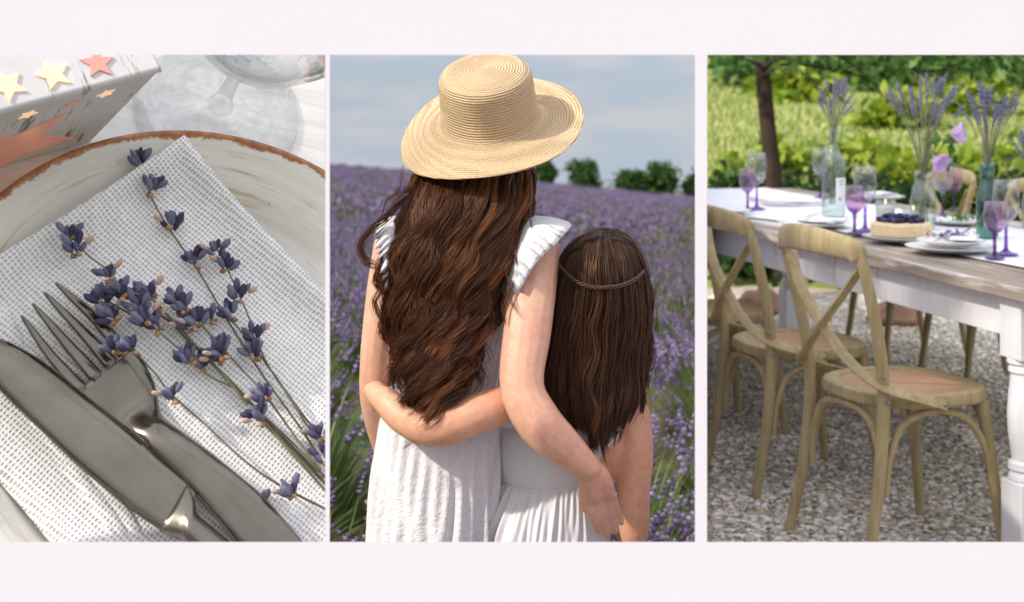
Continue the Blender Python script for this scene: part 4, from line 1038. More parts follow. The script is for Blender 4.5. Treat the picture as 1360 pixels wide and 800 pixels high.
# wooden star lantern
q = N('shabby_white'); v = q.coord((1, 1, 1)); n1 = q.noise(q.coord((60, 9, 9)), 1.0, 6, 0.7); n2 = q.noise(v, 7, 4)
q.color(q.mix(q.ramp(q.math('ADD', n1, q.math('MULTIPLY', n2, 0.35)), [(0.74, (0, 0, 0, 1)), (0.82, (1, 1, 1, 1))]), q.ramp(n2, [(0.3, rgb(206, 204, 206)), (0.7, rgb(226, 225, 226))]), rgb(132, 118, 112)))
q.bump(n1, 0.35, 0.003); q.set(Roughness=0.7); shabby = q.m
def glow(name, c, s, base):
    q = N(name); q.color(base); q.b.inputs['Emission Color'].default_value = c; q.b.inputs['Emission Strength'].default_value = s; q.set(Roughness=0.3); return q.m
pane_hot = glow('lit_pane', (1.0, 0.66, 0.40, 1), 0.35, rgb(246, 204, 164)); pane_pink = glow('pink_pane', (1.0, 0.42, 0.30, 1), 0.06, rgb(222, 158, 144))
bl = TP(122, 188)                                   # bottom right corner of its front
dl = (TP(4, 222) - bl).normalized(); dn = Vector((-dl.y, dl.x, 0)); dn = dn if dn.y > 0 else -dn
ML = MT @ Matrix(((dl.x, dn.x, 0, bl.x), (dl.y, dn.y, 0, bl.y), (0, 0, 1, 0), (0, 0, 0, 1)))
tl = thing('lantern', 'shabby white wooden lantern with star shaped cutouts glowing beside the plate', 'lantern', ML)
LW, LD, LH, FL = 0.42, 0.20, 0.245, 0.035
def shell(pts): return pts
body = B(); 
bt = [(0, 0, 0.0), (LW, 0, 0.0), (LW, LD, 0.0), (0, LD, 0.0)]; tp4 = [(-FL, -FL, LH), (LW + FL, -FL, LH), (LW + FL, LD + FL, LH), (-FL, LD + FL, LH)]
body.add(bt + tp4, [(0, 1, 5, 4), (1, 2, 6, 5), (2, 3, 7, 6), (3, 0, 4, 7), (0, 3, 2, 1), (4, 5, 6, 7)])
put('box', body, shabby, tl, smooth=False, bevel=0.004)
lidb = B(); lidb.add([(-FL - .004, -FL - .004, LH + .002), (LW + FL, -FL - .004, LH + .002), (LW + FL, LD, LH + .002), (-FL - .004, LD, LH + .002), (-FL, -FL, LH + .01), (LW, -FL, LH + .01), (LW, LD, LH + .01), (-FL, LD, LH + .01)],
    [(0, 1, 5, 4), (1, 2, 6, 5), (2, 3, 7, 6), (3, 0, 4, 7), (0, 3, 2, 1), (4, 5, 6, 7)])
put('lid', lidb, shabby, tl, smooth=False, bevel=0.003)
def star(c, ux, uy, r, thick, inner=0.45, rot=0.3):
    b = B(); n = Vector(ux).cross(Vector(uy)).normalized(); pts = []
    for i in range(10):
        a = rot + i * math.pi / 5; k = r if i % 2 == 0 else r * inner; pts.append(Vector(c) + Vector(ux) * (k * math.cos(a)) + Vector(uy) * (k * math.sin(a)))
    b.v = [tuple(p) for p in pts] + [tuple(p + n * thick) for p in pts]
    b.f = [tuple(range(9, -1, -1)), tuple(range(10, 20))] + [(i, (i + 1) % 10, 10 + (i + 1) % 10, 10 + i) for i in range(10)]
    return b
up3 = Vector((0, 0, 1))
for i, (x, m) in enumerate(((0.045, pane_pink), (0.107, pane_hot), (0.168, pane_hot), (0.23, pane_hot))):
    put('star_pane', star((x, -FL + 0.030, LH + 0.0105), (1, 0, 0), (0, 1, 0), 0.024, 0.002, 0.45, 0.5 + i), m, tl, smooth=False)
su = Vector((0, -FL, LH)).normalized(); 
def face(x, h): return Vector((x, -0.0012 - FL * h / LH, h))
put('star_pane', star(face(0.150, 0.085), (1, 0, 0), su, 0.115, -0.0015, 0.45, 0.95), pane_pink, tl, smooth=False)
for i, (x, m) in enumerate(((0.035, pane_hot), (0.085, pane_pink), (0.145, pane_hot), (0.215, pane_hot))):
    put('star_pane', star(face(x, 0.212 - 0.006 * (i % 2)), (1, 0, 0), su, 0.014, -0.0015, 0.5, i), m, tl, smooth=False)
# the candle inside throws a little warm light out of the front
pl = bpy.data.lights.new('candle_light', 'POINT'); pl.energy = 0.008; pl.color = (1.0, 0.5, 0.18); pl.shadow_soft_size = 0.02
po = bpy.data.objects.new('candle_light', pl); COL.objects.link(po); po.parent = tl; po.location = (0.10, -0.045, 0.05)

# stemmed glass
cg = glass('clear_glass', (0.985, 0.99, 0.99, 1), 0.13)
gp = TP(288, 148)
tg_ = tthing('stemmed_glass', 'clear stemmed glass standing beyond the plate rim, its bowl leaning into view', 'glass', gp)
FR = 120 * KP
put('foot', B().lathe([(0.004, 0.020), (FR * .12, 0.024), (FR * .3, 0.014), (FR * .7, 0.008), (FR, 0.005), (FR * 1.01, 0.003), (FR, 0.001), (0.004, 0.001)], 72), cg, tg_, smooth='full')
put('stem', B().lathe([(0.022, 0.018), (0.014, 0.04), (0.0105, 0.08), (0.0105, 0.14), (0.014, 0.18), (0.026, 0.20)], 32), cg, tg_, smooth='full')
BR = 128 * KP
ou = [(0.012, 0.195), (BR * .45, 0.215), (BR * .75, 0.25), (BR * .95, 0.31), (BR, 0.37), (BR * .97, 0.45), (BR * .88, 0.53)]
put('bowl', B().lathe(ou + [(BR * .865, 0.53)] + [(max(r - .006, .004), z + .006) for r, z in ou[::-1]], 72), cg, tg_, smooth='full')

#=PART5=
# ================================================================== GARDEN TABLE
ZT = ZG + 0.76
t0 = Vector((-0.233, 0.972, 0)).normalized(); m0 = Vector((t0.y, -t0.x, 0))
TA = Vector((1.325, 3.63, 0))
MTab = Matrix(((m0.x, t0.x, 0, TA.x), (m0.y, t0.y, 0, TA.y), (0, 0, 1, ZG), (0, 0, 0, 1)))      # local x across, y along, z up from the gravel
MTabI = MTab.inverted()
TL, TWd = 3.95, 1.16
weath = wood('weathered_board', rgb(172, 160, 148), rgb(112, 98, 88), (26, 2.2, 26), 0.75, 0.5, rgb(206, 200, 196), 0.56)
whitep = wood('distressed_white_paint', rgb(196, 188, 180), rgb(150, 140, 130), (18, 18, 4), 0.5, 0.12, rgb(232, 233, 236), 0.36)
gt = thing('dining_table', 'long farmhouse table with white turned legs and weathered plank top', 'table', MTab)
for i in range(6):
    w_ = TWd / 6; put('plank', B().box((w_ * (i + .5), TL / 2 - 0.03 + R.uniform(-.006, .006), 0.742 + R.uniform(-.001, .001)), (w_ - 0.004, TL, 0.036)), weath, gt, smooth=False, bevel=0.004)
put('apron', B().box((0.075, TL / 2, 0.665), (0.022, TL - 0.34, 0.115)), whitep, gt, smooth=False, bevel=0.002)
put('apron', B().box((TWd - 0.075, TL / 2, 0.665), (0.022, TL - 0.34, 0.115)), whitep, gt, smooth=False, bevel=0.002)
put('apron', B().box((TWd / 2, 0.115, 0.665), (TWd - 0.26, 0.022, 0.115)), whitep, gt, smooth=False, bevel=0.002)
put('apron', B().box((TWd / 2, TL - 0.175, 0.665), (TWd - 0.26, 0.022, 0.115)), whitep, gt, smooth=False, bevel=0.002)
lp = [(0.046, 0.56), (0.050, 0.555), (0.050, 0.545), (0.042, 0.538), (0.046, 0.53), (0.046, 0.522), (0.040, 0.515), (0.041, 0.50), (0.046, 0.46), (0.049, 0.41), (0.048, 0.37), (0.043, 0.33), (0.038, 0.30), (0.037, 0.285), (0.046, 0.278), (0.047, 0.262), (0.038, 0.254), (0.046, 0.245), (0.046, 0.235), (0.04, 0.228)]
for (x, y) in ((0.085, 0.125), (TWd - 0.085, 0.125), (0.085, TL - 0.18), (TWd - 0.085, TL - 0.18)):
    lg = put('leg', B().lathe(lp, 28, T(x, y, 0)), whitep, gt)
    put('leg_block', B().box((x, y, 0.640), (0.098, 0.098, 0.165)), whitep, lg, smooth=False, bevel=0.003)
    put('leg_block', B().box((x, y, 0.114), (0.094, 0.094, 0.232)), whitep, lg, smooth=False, bevel=0.004)

# runner cloth
q = N('white_linen'); v = q.coord(); n1 = q.noise(v, 300, 2); q.color(q.ramp(q.noise(v, 6, 4), [(0.3, rgb(224, 225, 229)), (0.7, rgb(238, 239, 242))])); q.bump(q.math('ADD', q.math('MULTIPLY', q.noise(v, 9, 3), 3.0), n1), 0.35, 0.006); q.set(Roughness=0.9); wl_ = q.m
def tl_(x, y, z=0.0):
    """table-local point seen at pixel (x, y) on the top"""
    return MTabI @ G(x, y, ZT + z)
zt = 0.7645
rows = []
for i in range(61):
    y = 0.12 + (TL - 0.2) * i / 60; row = []
    xl = interp([(0, .24, .90), (1.2, .24, .92), (2.0, .20, .94), (2.5, .06, .96), (3.95, .02, .98)], y)
    for j in range(25):
        u = j / 24; x = xl[0] + (xl[1] - xl[0]) * u + 0.006 * math.sin(y * 5)
        row.append((x, y, zt + 0.0025 + 0.0022 * math.sin(y * 17 + x * 5) * math.sin(x * 21 + y * 3)))
    rows.append(row)
o = put('table_runner', B().grid(rows), wl_, M=MTab, smooth='full'); s_ = o.modifiers.new('s', 'SOLIDIFY'); s_.thickness = 0.002
tag(o, 'white linen cloth running along the middle of the long table', 'tablecloth')
zt += 0.006

# ------------------------------------------------------------------ cross-back chairs
chw = wood('limed_oak', rgb(186, 169, 128), rgb(140, 122, 86), (34, 34, 5), 0.55, 0.2)
q = N('rattan'); v = q.coord((1, 1, 1)); bk = q.new('ShaderNodeTexChecker'); bk.inputs['Scale'].default_value = 95; q.link(q.coord(rot=(0, 0, rad(45))), bk.inputs['Vector'])
q.color(q.mix(q.noise(v, 160, 3), q.mix(bk.outputs['Fac'], rgb(178, 136, 102), rgb(120, 86, 62)), rgb(194, 156, 122))); q.bump(bk.outputs['Fac'], 0.6, 0.002); q.set(Roughness=0.7); rattan = q.m
boltm = plain('bolt_steel', rgb(150, 148, 145), 0.35, 0.2, 80, 0, metal=1.0)
def chair_parts(t):
    def seat_ring(k, z):
        out = []
        for j in range(64):
            a = 2 * math.pi * j / 64; c, s = math.cos(a), math.sin(a); e = 2 / 2.7
            x = abs(c) ** e * (1 if c > 0 else -1); y = abs(s) ** e * (1 if s > 0 else -1)
            out.append(((0.218 + 0.012 * y) * x * k, 0.212 * y * k - 0.005, z))
        return out
    b = B(); b.grid([seat_ring(k, z) for k, z in ((0.80, .432), (.96, .425), (1.0, .432), (1.005, .446), (.985, .458), (.95, .462), (.80, .459), (.79, .453), (.79, .44))], True); put('seat_frame', b, chw, t)
    b = B(); b.grid([seat_ring(k, z) for k, z in ((.805, .4565), (.6, .4565), (.3, .4565), (.02, .4565))], True); b.f.append(tuple(range(len(b.v) - 64, len(b.v)))); put('rattan_seat', b, rattan, t)
    for s in (-1, 1):
        b = B(); b.tube(spline([(s * .205, -.262, 0), (s * .196, -.230, .14), (s * .190, -.205, .30), (s * .190, -.196, .45), (s * .196, -.215, .60), (s * .202, -.255, .76), (s * .200, -.282, .845)], 26), [.0150 + .0035 * math.sin(math.pi * i / 25) for i in range(26)], 12); put('rear_post', b, chw, t)
        b = B(); b.tube(spline([(s * .198, .205, 0), (s * .184, .180, .2), (s * .168, .150, .43)], 12), [.0135 + .006 * i / 11 for i in range(12)], 12); put('front_leg', b, chw, t)
        # crossed back band: from one post, over the middle, past the other post to the seat side
        b = B(); b.tube(spline([(-s * .192, -.262, .815), (-s * .10, -.278, .715), (0, -.274 + s * .006, .625), (s * .10, -.258, .555), (s * .195, -.222, .500), (s * .226, -.120, .465), (s * .228, -.020, .437)], 34), 0.0185, 8, flat=(0.34, 1.0), up=(0, 1, 0) if False else None); put('cross_band', b, chw, t)
        # bent arch under the seat side
        b = B(); b.tube(spline([(s * .193, -.192, .20), (s * .190, -.175, .30), (s * .185, -.125, .385), (s * .180, -.02, .412), (s * .182, .085, .385), (s * .184, .150, .30), (s * .188, .172, .20)], 30), .0105, 10); put('arch', b, chw, t)
        for (x, y, z) in ((s * .212, -.198, .452), (s * .2385, -.028, .440), (-s * .196, -.284, .812), (s * .2115, -.212, .52)):
            b = B(); b.ball((x, y, z), (.006, .006, .006), 8, 6); put('bolt', b, boltm, t)
    for y0, y1 in ((-.196, -.196), (.176, .176)):
        b = B(); w_ = .182; b.tube(spline([(-w_, y0, .20), (-w_ + .012, y0, .30), (-w_ * .65, y0, .39), (0, y0, .413), (w_ * .65, y0, .39), (w_ - .012, y0, .30), (w_, y0, .20)], 28), .0105, 10); put('arch', b, chw, t)
    b = B(); b.tube(spline([(-.200, -.280, .835), (-.185, -.295, .855), (-.10, -.325, .868), (0, -.335, .872), (.10, -.325, .868), (.185, -.295, .855), (.200, -.280, .835)], 30), [.026 + .011 * math.sin(math.pi * i / 29) for i in range(30)], 12, flat=(1.0, .42), up=(0, 0, 1)); put('top_rail', b, chw, t, smooth='full')
def chair_M(x, y, fx_, fy_, z=ZG):
    f = Vector((fx_, fy_, 0)).normalized(); r = Vector((f.y, -f.x, 0))
    return Matrix(((r.x, f.x, 0, x), (r.y, f.y, 0, y), (0, 0, 1, z), (0, 0, 0, 1))) @ Matrix.Diagonal((0.96, 0.95, 1, 1))
GC = 'cross back chairs at the long table'
c0 = thing('dining_chair', 'pale wooden cross back chair with rattan seat beside the near white table leg', 'chair', chair_M(1.098, 3.955, .943, .334), GC)
chair_parts(c0)
copy_tree(c0, chair_M(0.945, 4.634, .965, .262), 'pale wooden cross back chair second along the table from the near white leg')
copy_tree(c0, chair_M(0.77, 5.33, .95, .31), 'pale wooden cross back chair third along the table from the near white leg')
for i, (s, lab) in enumerate(((1.55, 'cross back chair across the table, seen through behind the near white leg'), (2.25, 'cross back chair across the table, legs showing between the two nearest chairs'), (2.95, 'cross back chair across the table whose back shows behind the candles'))):
    p = MTab @ Vector((TWd + 0.12, s, 0)); copy_tree(c0, chair_M(p.x, p.y, -m0.x + .1 * (i - 1), -m0.y), lab)

# ------------------------------------------------------------------ table ware
purple = (0.42, 0.26, 0.64, 1)
def cup_M(x, y, z=None): p = tl_(x, y); p.z = zt if z is None else z; return MTab @ Matrix.Translation(p)
gm_big = glass('goblet_glass', (0.96, 0.96, 0.98, 1), 0.07, (0.0, 0.155, purple, (0.86, 0.79, 0.93, 1)))
gm_sm = glass('small_goblet_glass', (0.94, 0.84, 0.94, 1), 0.07, (0.0, 0.15, (0.36, 0.2, 0.48, 1), (0.90, 0.77, 0.91, 1)))
def goblet(lab, x, y, h, r, m, sc=1.0):
    t = thing('goblet', lab, 'glass', cup_M(x, y), 'purple stemmed goblets on the long table')
    k = h / 0.21
    put('foot', B().lathe([(.002, .012 * k), (.006, .016 * k), (.018 * sc, .008), (.036 * sc, .004), (.037 * sc, .002), (.036 * sc, .0), (.002, .0)], 32), m, t, smooth='full')
    put('stem', B().lathe([(.008, .012 * k), (.0055, .03 * k), (.005, .06 * k), (.007, .085 * k), (.012, .092 * k)], 16), m, t, smooth='full')
    ou = [(.004, .090 * k), (r * .55, .098 * k), (r * .88, .118 * k), (r, .145 * k), (r * .97, .175 * k), (r * .84, .21 * k)]
    put('bowl', B().lathe(ou + [(a - .0014, z) for a, z in ou[::-1] if a > .01], 36), m, t, smooth='full')
goblet('tall clear goblet with purple stem beside the green bottle', 1336, 343, .232, .041, gm_big, 1.0)
goblet('small purple goblet standing before the plate near the green bottle', 1321, 348, .172, .034, gm_sm, .8)
goblet('tall clear goblet with purple stem behind the berry cake', 1149, 311, .235, .042, gm_big)
goblet('small purple goblet beside the berry cake', 1135, 315, .172, .034, gm_sm, .8)
goblet('tall clear goblet with purple stem before the folded napkins', 1005, 281, .245, .043, gm_big)
goblet('small purple goblet before the folded napkins', 993, 283, .18, .036, gm_sm, .8)
goblet('tall clear goblet with purple stem by the middle bouquet', 1252, 293, .24, .043, gm_big)
goblet('small dark purple goblet beyond the middle bouquet', 1267, 283, .18, .035, gm_sm, .8)
goblet('tall clear goblet half hidden behind the clear wine bottle', 1090, 266, .245, .043, gm_big)

def bottle(name, lab, x, y, prof, m, cat='bottle'):
    t = thing(name, lab, cat, cup_M(x, y))
    put('glass', B().lathe(prof + [(max(r - .002, .001), z + .002) for r, z in prof[::-1][:-1]], 40), m, t, smooth='full'); return t
clr = glass('bottle_glass', (0.90, 0.95, 0.94, 1), 0.09); grn = glass('green_bottle_glass', (0.42, 0.72, 0.66, 1), 0.10); jar = glass('jar_glass', (0.92, 0.95, 0.93, 1), 0.08)
def sc_(p, kr, kz): return [(r * kr, z * kz) for r, z in p]
wine = [(.001, .003), (.036, .0), (.038, .006), (.038, .19), (.036, .205), (.026, .225), (.016, .245), (.0145, .26), (.0145, .305), (.016, .308), (.016, .32)]
w1 = bottle('wine_bottle', 'clear wine bottle with a white label holding lavender', 1107, 291, sc_(wine, 1.22, 1.12), clr)
labm = plain('paper_label', (0.8, 0.8, 0.8, 1), 0.7, 0.04, 30, 0)
lb = B(); lb.grid([[(0.0475 * math.cos(a), 0.0475 * math.sin(a), z) for a in [rad(-105 + 6 * i) for i in range(15)]] for z in (.055, .10, .16)]); put('label', lb, labm, w1, smooth='full')
print_m = plain('label_print', rgb(120, 110, 130), 0.7, 0.1, 30, 0)
for z, a0, a1 in ((.145, -90, -60), (.132, -86, -64), (.075, -92, -72), (.068, -92, -76)):
    lb = B(); lb.grid([[(0.0481 * math.cos(rad(a)), 0.0481 * math.sin(rad(a)), zz) for a in np.linspace(a0, a1, 6)] for zz in (z, z + .0035)]); put('print_line', lb, print_m, w1)
bottle('glass_jar', 'clear faceted glass vase in the middle of the table holding lavender and mauve flowers', 1226, 307, [(.001, .003), (.040, .0), (.043, .008), (.047, .06), (.048, .10), (.040, .15), (.031, .17), (.031, .20), (.034, .205)], jar, 'vase')
bottle('green_bottle', 'aqua green glass bottle holding lavender beside the tall goblet', 1311, 320, [(.001, .003), (.034, .0), (.037, .008), (.037, .12), (.034, .15), (.026, .185), (.0225, .20), (.0225, .225), (.025, .228), (.025, .255)], grn, 'bottle')
bottle('glass_jar', 'clear glass vase with dark greenery at the edge of the table end', 1372, 306, [(.001, .003), (.036, .0), (.040, .01), (.042, .10), (.03, .14), (.03, .16)], jar, 'vase')

spikem = island('dried_lavender', [(0.0, rgb(100, 95, 134)), (0.5, rgb(134, 129, 166)), (1.0, rgb(172, 167, 196))], 0.8, 0.15)
gstem = island('grey_stem', [(0.0, rgb(96, 100, 80)), (1.0, rgb(150, 148, 128))], 0.8, 0.15)
def bunch(lab, x, y, neck, top, n, fan, seed, z0=0.05):
    rr_ = random.Random(seed); t = thing('lavender_bunch', lab, 'lavender', cup_M(x, y), 'lavender bunches in bottles'); st = B()
    for i in range(n):
        a = rr_.random() * 6.283; k = math.sqrt(rr_.random()); h = top * rr_.uniform(.78, 1.0) * (1 - .06 * k); lean = fan * k
        e = Vector((math.cos(a) * lean, math.sin(a) * lean, h)); nk = Vector((math.cos(a) * .008 * k, math.sin(a) * .008 * k, neck)); bs = Vector((-math.cos(a) * .018, -math.sin(a) * .018, z0))
        c = nk.lerp(e, .55) + Vector((-math.cos(a), -math.sin(a), 0)) * lean * .16
        ps = spline([bs, nk, c, e], 16); st.tube(ps, .0013, 4)
        sp_ = B(); L_ = rr_.uniform(.055, .10); up_ = ps[10:]; 
        d = (ps[15] - ps[12]).normalized(); s0 = d.cross(Vector((.3, 1, .1))).normalized(); s1 = d.cross(s0)
        nw = 9
        for w_ in range(nw):
            pc_ = e - d * (L_ * w_ / nw); rad_ = .0030 + .0026 * math.sin(math.pi * (w_ + .5) / nw); 
            for q_ in range(4):
                an = q_ * 1.571 + w_ * .8; o_ = s0 * math.cos(an) + s1 * math.sin(an); tip = pc_ + o_ * rad_ * 1.5 + d * .006; bs_ = pc_ - d * .003
                sv_ = d.cross(o_) * rad_ * .7; o0 = len(sp_.v)
                sp_.v += [tuple(bs_), tuple(pc_ + o_ * rad_ + sv_), tuple(pc_ + o_ * rad_ - sv_), tuple(tip)]; sp_.f += [(o0, o0 + 1, o0 + 2), (o0 + 1, o0 + 3, o0 + 2), (o0, o0 + 3, o0 + 1), (o0, o0 + 2, o0 + 3)]
        tag(put('flower_spike', sp_, spikem, t, smooth=False), kind='stuff')
    tag(put('stems', st, gstem, t), kind='stuff')
    return t
bunch('lavender bunch standing in the clear wine bottle', 1107, 291, .33, .60, 19, .09, 1)
bunch('wide lavender bunch in the clear vase in the middle of the table', 1226, 307, .20, .60, 32, .15, 2, .02)
bunch('lavender bunch standing in the aqua green bottle', 1311, 320, .25, .555, 25, .105, 3)
bunch('lavender bunch at the edge of the table end', 1372, 306, .16, .38, 22, .08, 4, .02)

# mauve flowers in the middle vase
petm = island('mauve_petal', [(0.0, rgb(204, 168, 218)), (0.5, rgb(220, 190, 230)), (1.0, rgb(234, 214, 240))], 0.6, 0.2, 0.3)
grnst = plain('flower_stem', rgb(96, 132, 76), 0.6, 0.2, 50, 0.1)
for lab, (x, y), d, r in (('mauve bell flower facing down over the vase lip', (1240, 211), (.35, -.5, -.25), .030), ('mauve open flower on the taller stalk right of the lavender', (1263, 178), (.8, -.4, .15), .032)):
    base = (MTab @ tl_(1226, 307)); Yd = base.y - 0.05
    p = P(x, y, Yd); t = thing('mauve_flower', lab, 'flower', loc=p, group='mauve flowers in the vase')
    dd = Vector(d).normalized(); a_ = dd.cross(Vector((0, 0, 1))).normalized(); c_ = dd.cross(a_)
    for k in range(6):
        an = k * 1.047 + .2; o_ = a_ * math.cos(an) + c_ * math.sin(an); s_v = dd.cross(o_); rows = []
        for i in range(7):
            u = i / 6; rr2 = r * (0.2 + 1.0 * u ** .8); ln = r * 1.5 * u; wd = r * (0.15 + 0.75 * math.sin(u * 2.3)); rows.append([dd * ln + o_ * (rr2 * (1 - .1 * abs(j - 2))) + s_v * (wd * (j - 2) / 2) + o_ * (.003 * math.sin(j * 2 + k)) for j in range(5)])
        put('petal', B().grid(rows), petm, t, smooth='full')
    st = B(); vt = base + Vector((0, 0, .19)) - p; st.tube(spline([vt, vt * .5 + Vector((.03, 0, .06)), -dd * .02, Vector((0, 0, 0))], 12), .0022, 6); put('stem', st, grnst, t)
    put('leaf', leaf_mesh('leaf', np.array([(vt * .4 + Vector((.03 + R.uniform(-.03, .04), 0, .05 + R.uniform(-.04, .05))))[:] for _ in range(9)]), size=.05), lv_mid, t, smooth=False).__setitem__('kind', 'stuff')

# plates, cake, candles, napkins, cutlery
porc = plain('porcelain', (0.78, 0.78, 0.78, 1), 0.18, 0.04, 10, 0)
def plate_prof(r): return [(.001, .006), (r * .62, .006), (r * .68, .009), (r * .97, .017), (r, .018), (r * 1.005, .0165), (r * .97, .014), (r * .6, .0), (.001, .0)]
napc = wl_
def place(lab, x, y, r, seed):
    t = thing('plate', lab, 'plate', cup_M(x, y), 'white plates on the long table'); put('dish', B().lathe(plate_prof(r), 56), porc, t, smooth='full')
    return t
place('white dinner plate under a smaller plate before the aqua bottle', 1263, 338, .140, 1)
M2 = cup_M(1263, 338, zt + .019); t = thing('plate', 'small white plate stacked on a dinner plate with lavender on it', 'plate', M2, 'white plates on the long table'); put('dish', B().lathe(plate_prof(.105), 48), porc, t, smooth='full')
place('white plate holding the berry cake', 1197, 324, .125, 2)
place('white plate with folded napkin beside the clear wine bottle', 1082, 305, .130, 3)
place('white plate with green leaves across the table', 1274, 301, .125, 4)
place('white plate far across the table behind the candles', 1165, 268, .13, 5)
place('white dish near the cloth end of the table', 966, 287, .10, 6)
def folded(lab, x, y, sx, sy, ang_, n, z, m=napc, group='folded napkins'):
    p = tl_(x, y); p.z = z; t = thing('folded_napkin', lab, 'napkin', MTab @ Matrix.Translation(p) @ rz(ang_), group)
    for k in range(n):
        rows = []
        for i in range(13):
            rows.append([(sx * (i / 12 - .5) + .004 * math.sin(k * 2 + j), sy * (j / 8 - .5) + .003 * math.sin(k * 3 + i * .4), k * .0065 + .004 + .003 * math.sin(i * .5 + k) * math.sin(j * .6 + k * 2)) for j in range(9)])
        o = put('layer', B().grid(rows), m, t, smooth='full'); s_ = o.modifiers.new('s', 'SOLIDIFY'); s_.thickness = .0045
    return t
q = N('striped_linen'); v = q.coord((1, 1, 1)); sp = q.new('ShaderNodeSeparateXYZ'); q.link(v, sp.inputs[0])
q.color(q.mix(q.ramp(q.math('SINE', q.math('MULTIPLY', sp.outputs[1], 110.0)), [(0.72, (0, 0, 0, 1)), (0.8, (1, 1, 1, 1))]), rgb(236, 234, 236), rgb(214, 160, 164))); q.set(Roughness=0.9); striped = q.m
folded('stack of folded white napkins with pink stripes at the cloth end', 1045, 273, .26, .36, -.15, 4, zt, striped)
folded('white napkin folded on the plate beside the clear wine bottle', 1092, 303, .10, .17, .5, 2, zt + .016)
folded('white napkin folded on the stacked small plate', 1280, 336, .08, .15, -.6, 1, zt + .036)
folded('white napkin on the plate far across the table', 1166, 268, .12, .15, .2, 3, zt + .016)
brass = plain('brass', rgb(212, 184, 130), 0.3, 0.1, 50, 0, metal=1.0)
for i, (x, y, x2, y2, zz, lab) in enumerate(((1278, 334, 1302, 314, .045, 'gold handled knife resting on the stacked plates'), (1236, 336, 1262, 331, .042, 'gold fork lying on the stacked plates'), (1066, 304, 1104, 297, .034, 'gold fork on the napkin beside the clear wine bottle'), (1281, 277, 1297, 284, .03, 'gold knife standing on the plate across the table'))):
    a = tl_(x, y); b_ = tl_(x2, y2); a.z = zt + zz; b_.z = zt + zz + .004; k = B(); k.tube([a, a.lerp(b_, .4), a.lerp(b_, .6), b_], [.004, .0045, .003, .005], 6, flat=(.4, 1.2), up=(0, 0, 1))
    k.v = [tuple(Vector(p) - a) for p in k.v]; tag(put('cutlery', k, brass, M=MTab @ Matrix.Translation(a)), lab, 'cutlery', 'gold cutlery')
# little herb and lavender trims on plates
for lab, x, y, m, z in (('tiny lavender sprig laid on the stacked small plate', 1262, 334, spikem, .045), ('green herb leaves heaped on the plate across the table', 1274, 300, lv_mid, .022)):
    p = tl_(x, y); p.z = zt + z
    pts = np.random.randn(60, 3) * np.array([.035, .02, .006]); o = put('plate_garnish', leaf_mesh('plate_garnish', pts, size=.022), m, M=MTab @ Matrix.Translation(p), smooth=False); tag(o, lab, 'garnish', kind='stuff')
# cake
tcake = thing('berry_cake', 'round pale cheesecake topped with dark blueberries on white plate', 'cake', cup_M(1197, 324, zt + .017))
crust = plain('cake_crust', rgb(232, 208, 168), 0.8, 0.12, 60, 0.3)
put('cake_body', B().lathe([(.001, .002), (.098, .002), (.101, .008), (.102, .036), (.099, .043), (.09, .046), (.001, .046)], 56), crust, tcake, smooth='full')
bb_ = B()
for i in range(110):
    a = R.random() * 6.283; r_ = math.sqrt(R.random()) * .076; bb_.ball((math.cos(a) * r_, math.sin(a) * r_, .052 + (.012 if r_ < .055 and R.random() < .5 else 0) + R.uniform(0, .004)), .0085 * R.uniform(.8, 1.15), 8, 6)
berm = island('blueberry', [(0.0, rgb(34, 34, 62)), (0.6, rgb(56, 58, 98)), (1.0, rgb(84, 88, 130))], 0.5, 0.3)
tag(put('blueberries', bb_, berm, tcake, smooth='full'), kind='stuff')
# candles in glasses
waxm = plain('wax', (0.8, 0.78, 0.74, 1), 0.4, 0.03, 20, 0, sss=0.3); flm = glow('candle_flame', (1.0, 0.75, 0.35, 1), 2.5, (1, .8, .5, 1)); wick = plain('wick', rgb(40, 34, 30), .9)
for lab, x, y in (('lit candle in a clear glass beside the tall goblet', 1176, 296), ('white candle in a clear glass behind the berry cake', 1213, 306)):
    t = thing('candle', lab, 'candle', cup_M(x, y), 'candles in glasses')
    put('holder', B().lathe([(.001, .003), (.034, .0), (.037, .006), (.039, .078), (.037, .078), (.035, .01), (.001, .008)], 36), jar, t, smooth='full')
    put('wax', B().lathe([(.001, .009), (.034, .009), (.035, .052), (.030, .056), (.001, .055)], 32), waxm, t, smooth='full')
    put('wick', B().tube([(0, 0, .054), (0.001, 0, .066)], .001, 5), wick, t)
    put('flame', B().lathe([(.0005, .064), (.003, .069), (.0025, .075), (.0004, .084)], 10), flm, t, smooth='full')
# terracotta planter and stone seen under the table
terr = plain('reddish_stone', rgb(158, 122, 102), 0.9, 0.3, 12, 0.6, 0.01)
for lab, x, y, s in (('reddish rock lying on the gravel beyond the table legs', 1012, 418, .16), ('flat reddish rock under the far side of the table', 1190, 432, .15)):
    p = G(x, y, ZG); b = B(); b.ball((0, 0, s * .3), (s, s * .7, s * .5), 14, 9); b.v = [tuple(Vector(v_) * (1 + .22 * math.sin(v_[0] * 31 + 1) * math.cos(v_[1] * 37) + .12 * math.sin(v_[2] * 70))) for v_ in b.v]
    tag(put('rock', b, terr, M=Matrix.Translation(p), smooth='full'), lab, 'rock', 'reddish rocks')

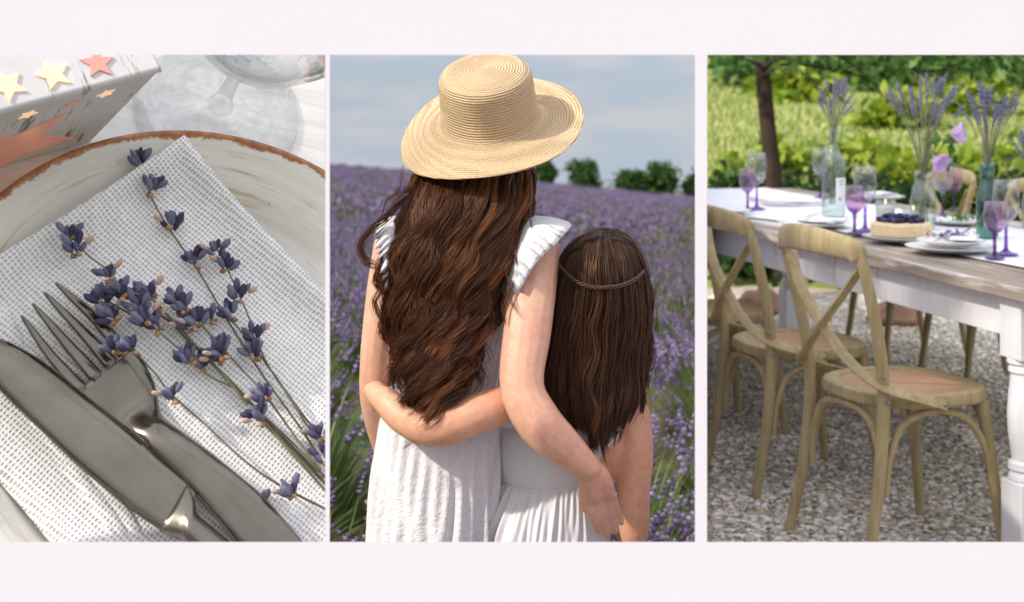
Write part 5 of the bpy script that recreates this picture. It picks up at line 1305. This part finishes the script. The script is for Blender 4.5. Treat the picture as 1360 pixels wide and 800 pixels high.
# ================================================================== end the things where they meet the walls between the three places
LEFT_CUT = Vector(((435.0 - CX) / F, 1, 0)); RIGHT_CUT = Vector(((931.0 - CX) / F, 1, 0))
FIELD_CUT = Vector(((930.0 - CX) / F, 1, 0))
def world_m(o):
    m = o.matrix_basis.copy()
    while o.parent: o = o.parent; m = o.matrix_basis @ m
    return m
def cut(o, d, keep, at=None, nw=None):
    """keep: -1 the side left of the upright plane through d, +1 the right side"""
    m = world_m(o); at = at or CAM
    if nw is None: nw = Vector((1, -d.x, 0)) * (1 if keep < 0 else -1)
    n = len(o.data.vertices); co = np.empty(n * 3); o.data.vertices.foreach_get('co', co); co = co.reshape(-1, 3)
    mm = np.array(m); w_ = co @ mm[:3, :3].T + mm[:3, 3]; s = (w_ - np.array(at)) @ np.array(nw)
    if s.max() <= 0: return True
    if s.min() >= 0: bpy.data.objects.remove(o); return False
    if o.data.users > 1: o.data = o.data.copy()
    mi = m.inverted(); p = mi @ at; nl = (m.to_3x3().transposed() @ nw).normalized()
    bm = bmesh.new(); bm.from_mesh(o.data)
    r = bmesh.ops.bisect_plane(bm, geom=bm.verts[:] + bm.edges[:] + bm.faces[:], plane_co=p, plane_no=nl, clear_outer=True)
    ed = [e for e in r['geom_cut'] if isinstance(e, bmesh.types.BMEdge) and len(e.link_faces) == 1]
    if ed and not any(md.type == 'SOLIDIFY' for md in o.modifiers):
        try: bmesh.ops.holes_fill(bm, edges=ed, sides=0)
        except Exception: pass
    bm.to_mesh(o.data); bm.free(); return True
left_roots = {'table', 'plate', 'napkin', 'fork', 'knife', 'lavender_sprig', 'lantern', 'stemmed_glass'}
right_roots = {'dining_table', 'table_runner', 'dining_chair', 'plate', 'folded_napkin', 'goblet', 'rock', 'gravel'}
def kind_of(o): return o.name.split('.')[0]
def root_of(o):
    while o.parent: o = o.parent
    return o
jobs = []
for o in list(bpy.data.objects):
    if o.type != 'MESH': continue
    r = root_of(o); k = kind_of(r); x = (world_m(r)).translation
    if k in left_roots and x.x < 0: jobs.append((o, LEFT_CUT, -1))
    elif k == 'lavender_bush': jobs.append((o, FIELD_CUT, -1))
    elif k in right_roots and x.x > 0: jobs.append((o, RIGHT_CUT, 1))
for o, d, keep in jobs:
    try:
        if cut(o, d, keep) and d is LEFT_CUT: cut(o, d, keep, Vector((0, WY + WT + 0.003, 0)), Vector((0, -1, 0)))
    except ReferenceError: pass
for o in list(bpy.data.objects):                # nothing may be left as an empty shell
    if o.type == 'EMPTY' and o.parent is None and not any(c.parent == o for c in bpy.data.objects): bpy.data.objects.remove(o)
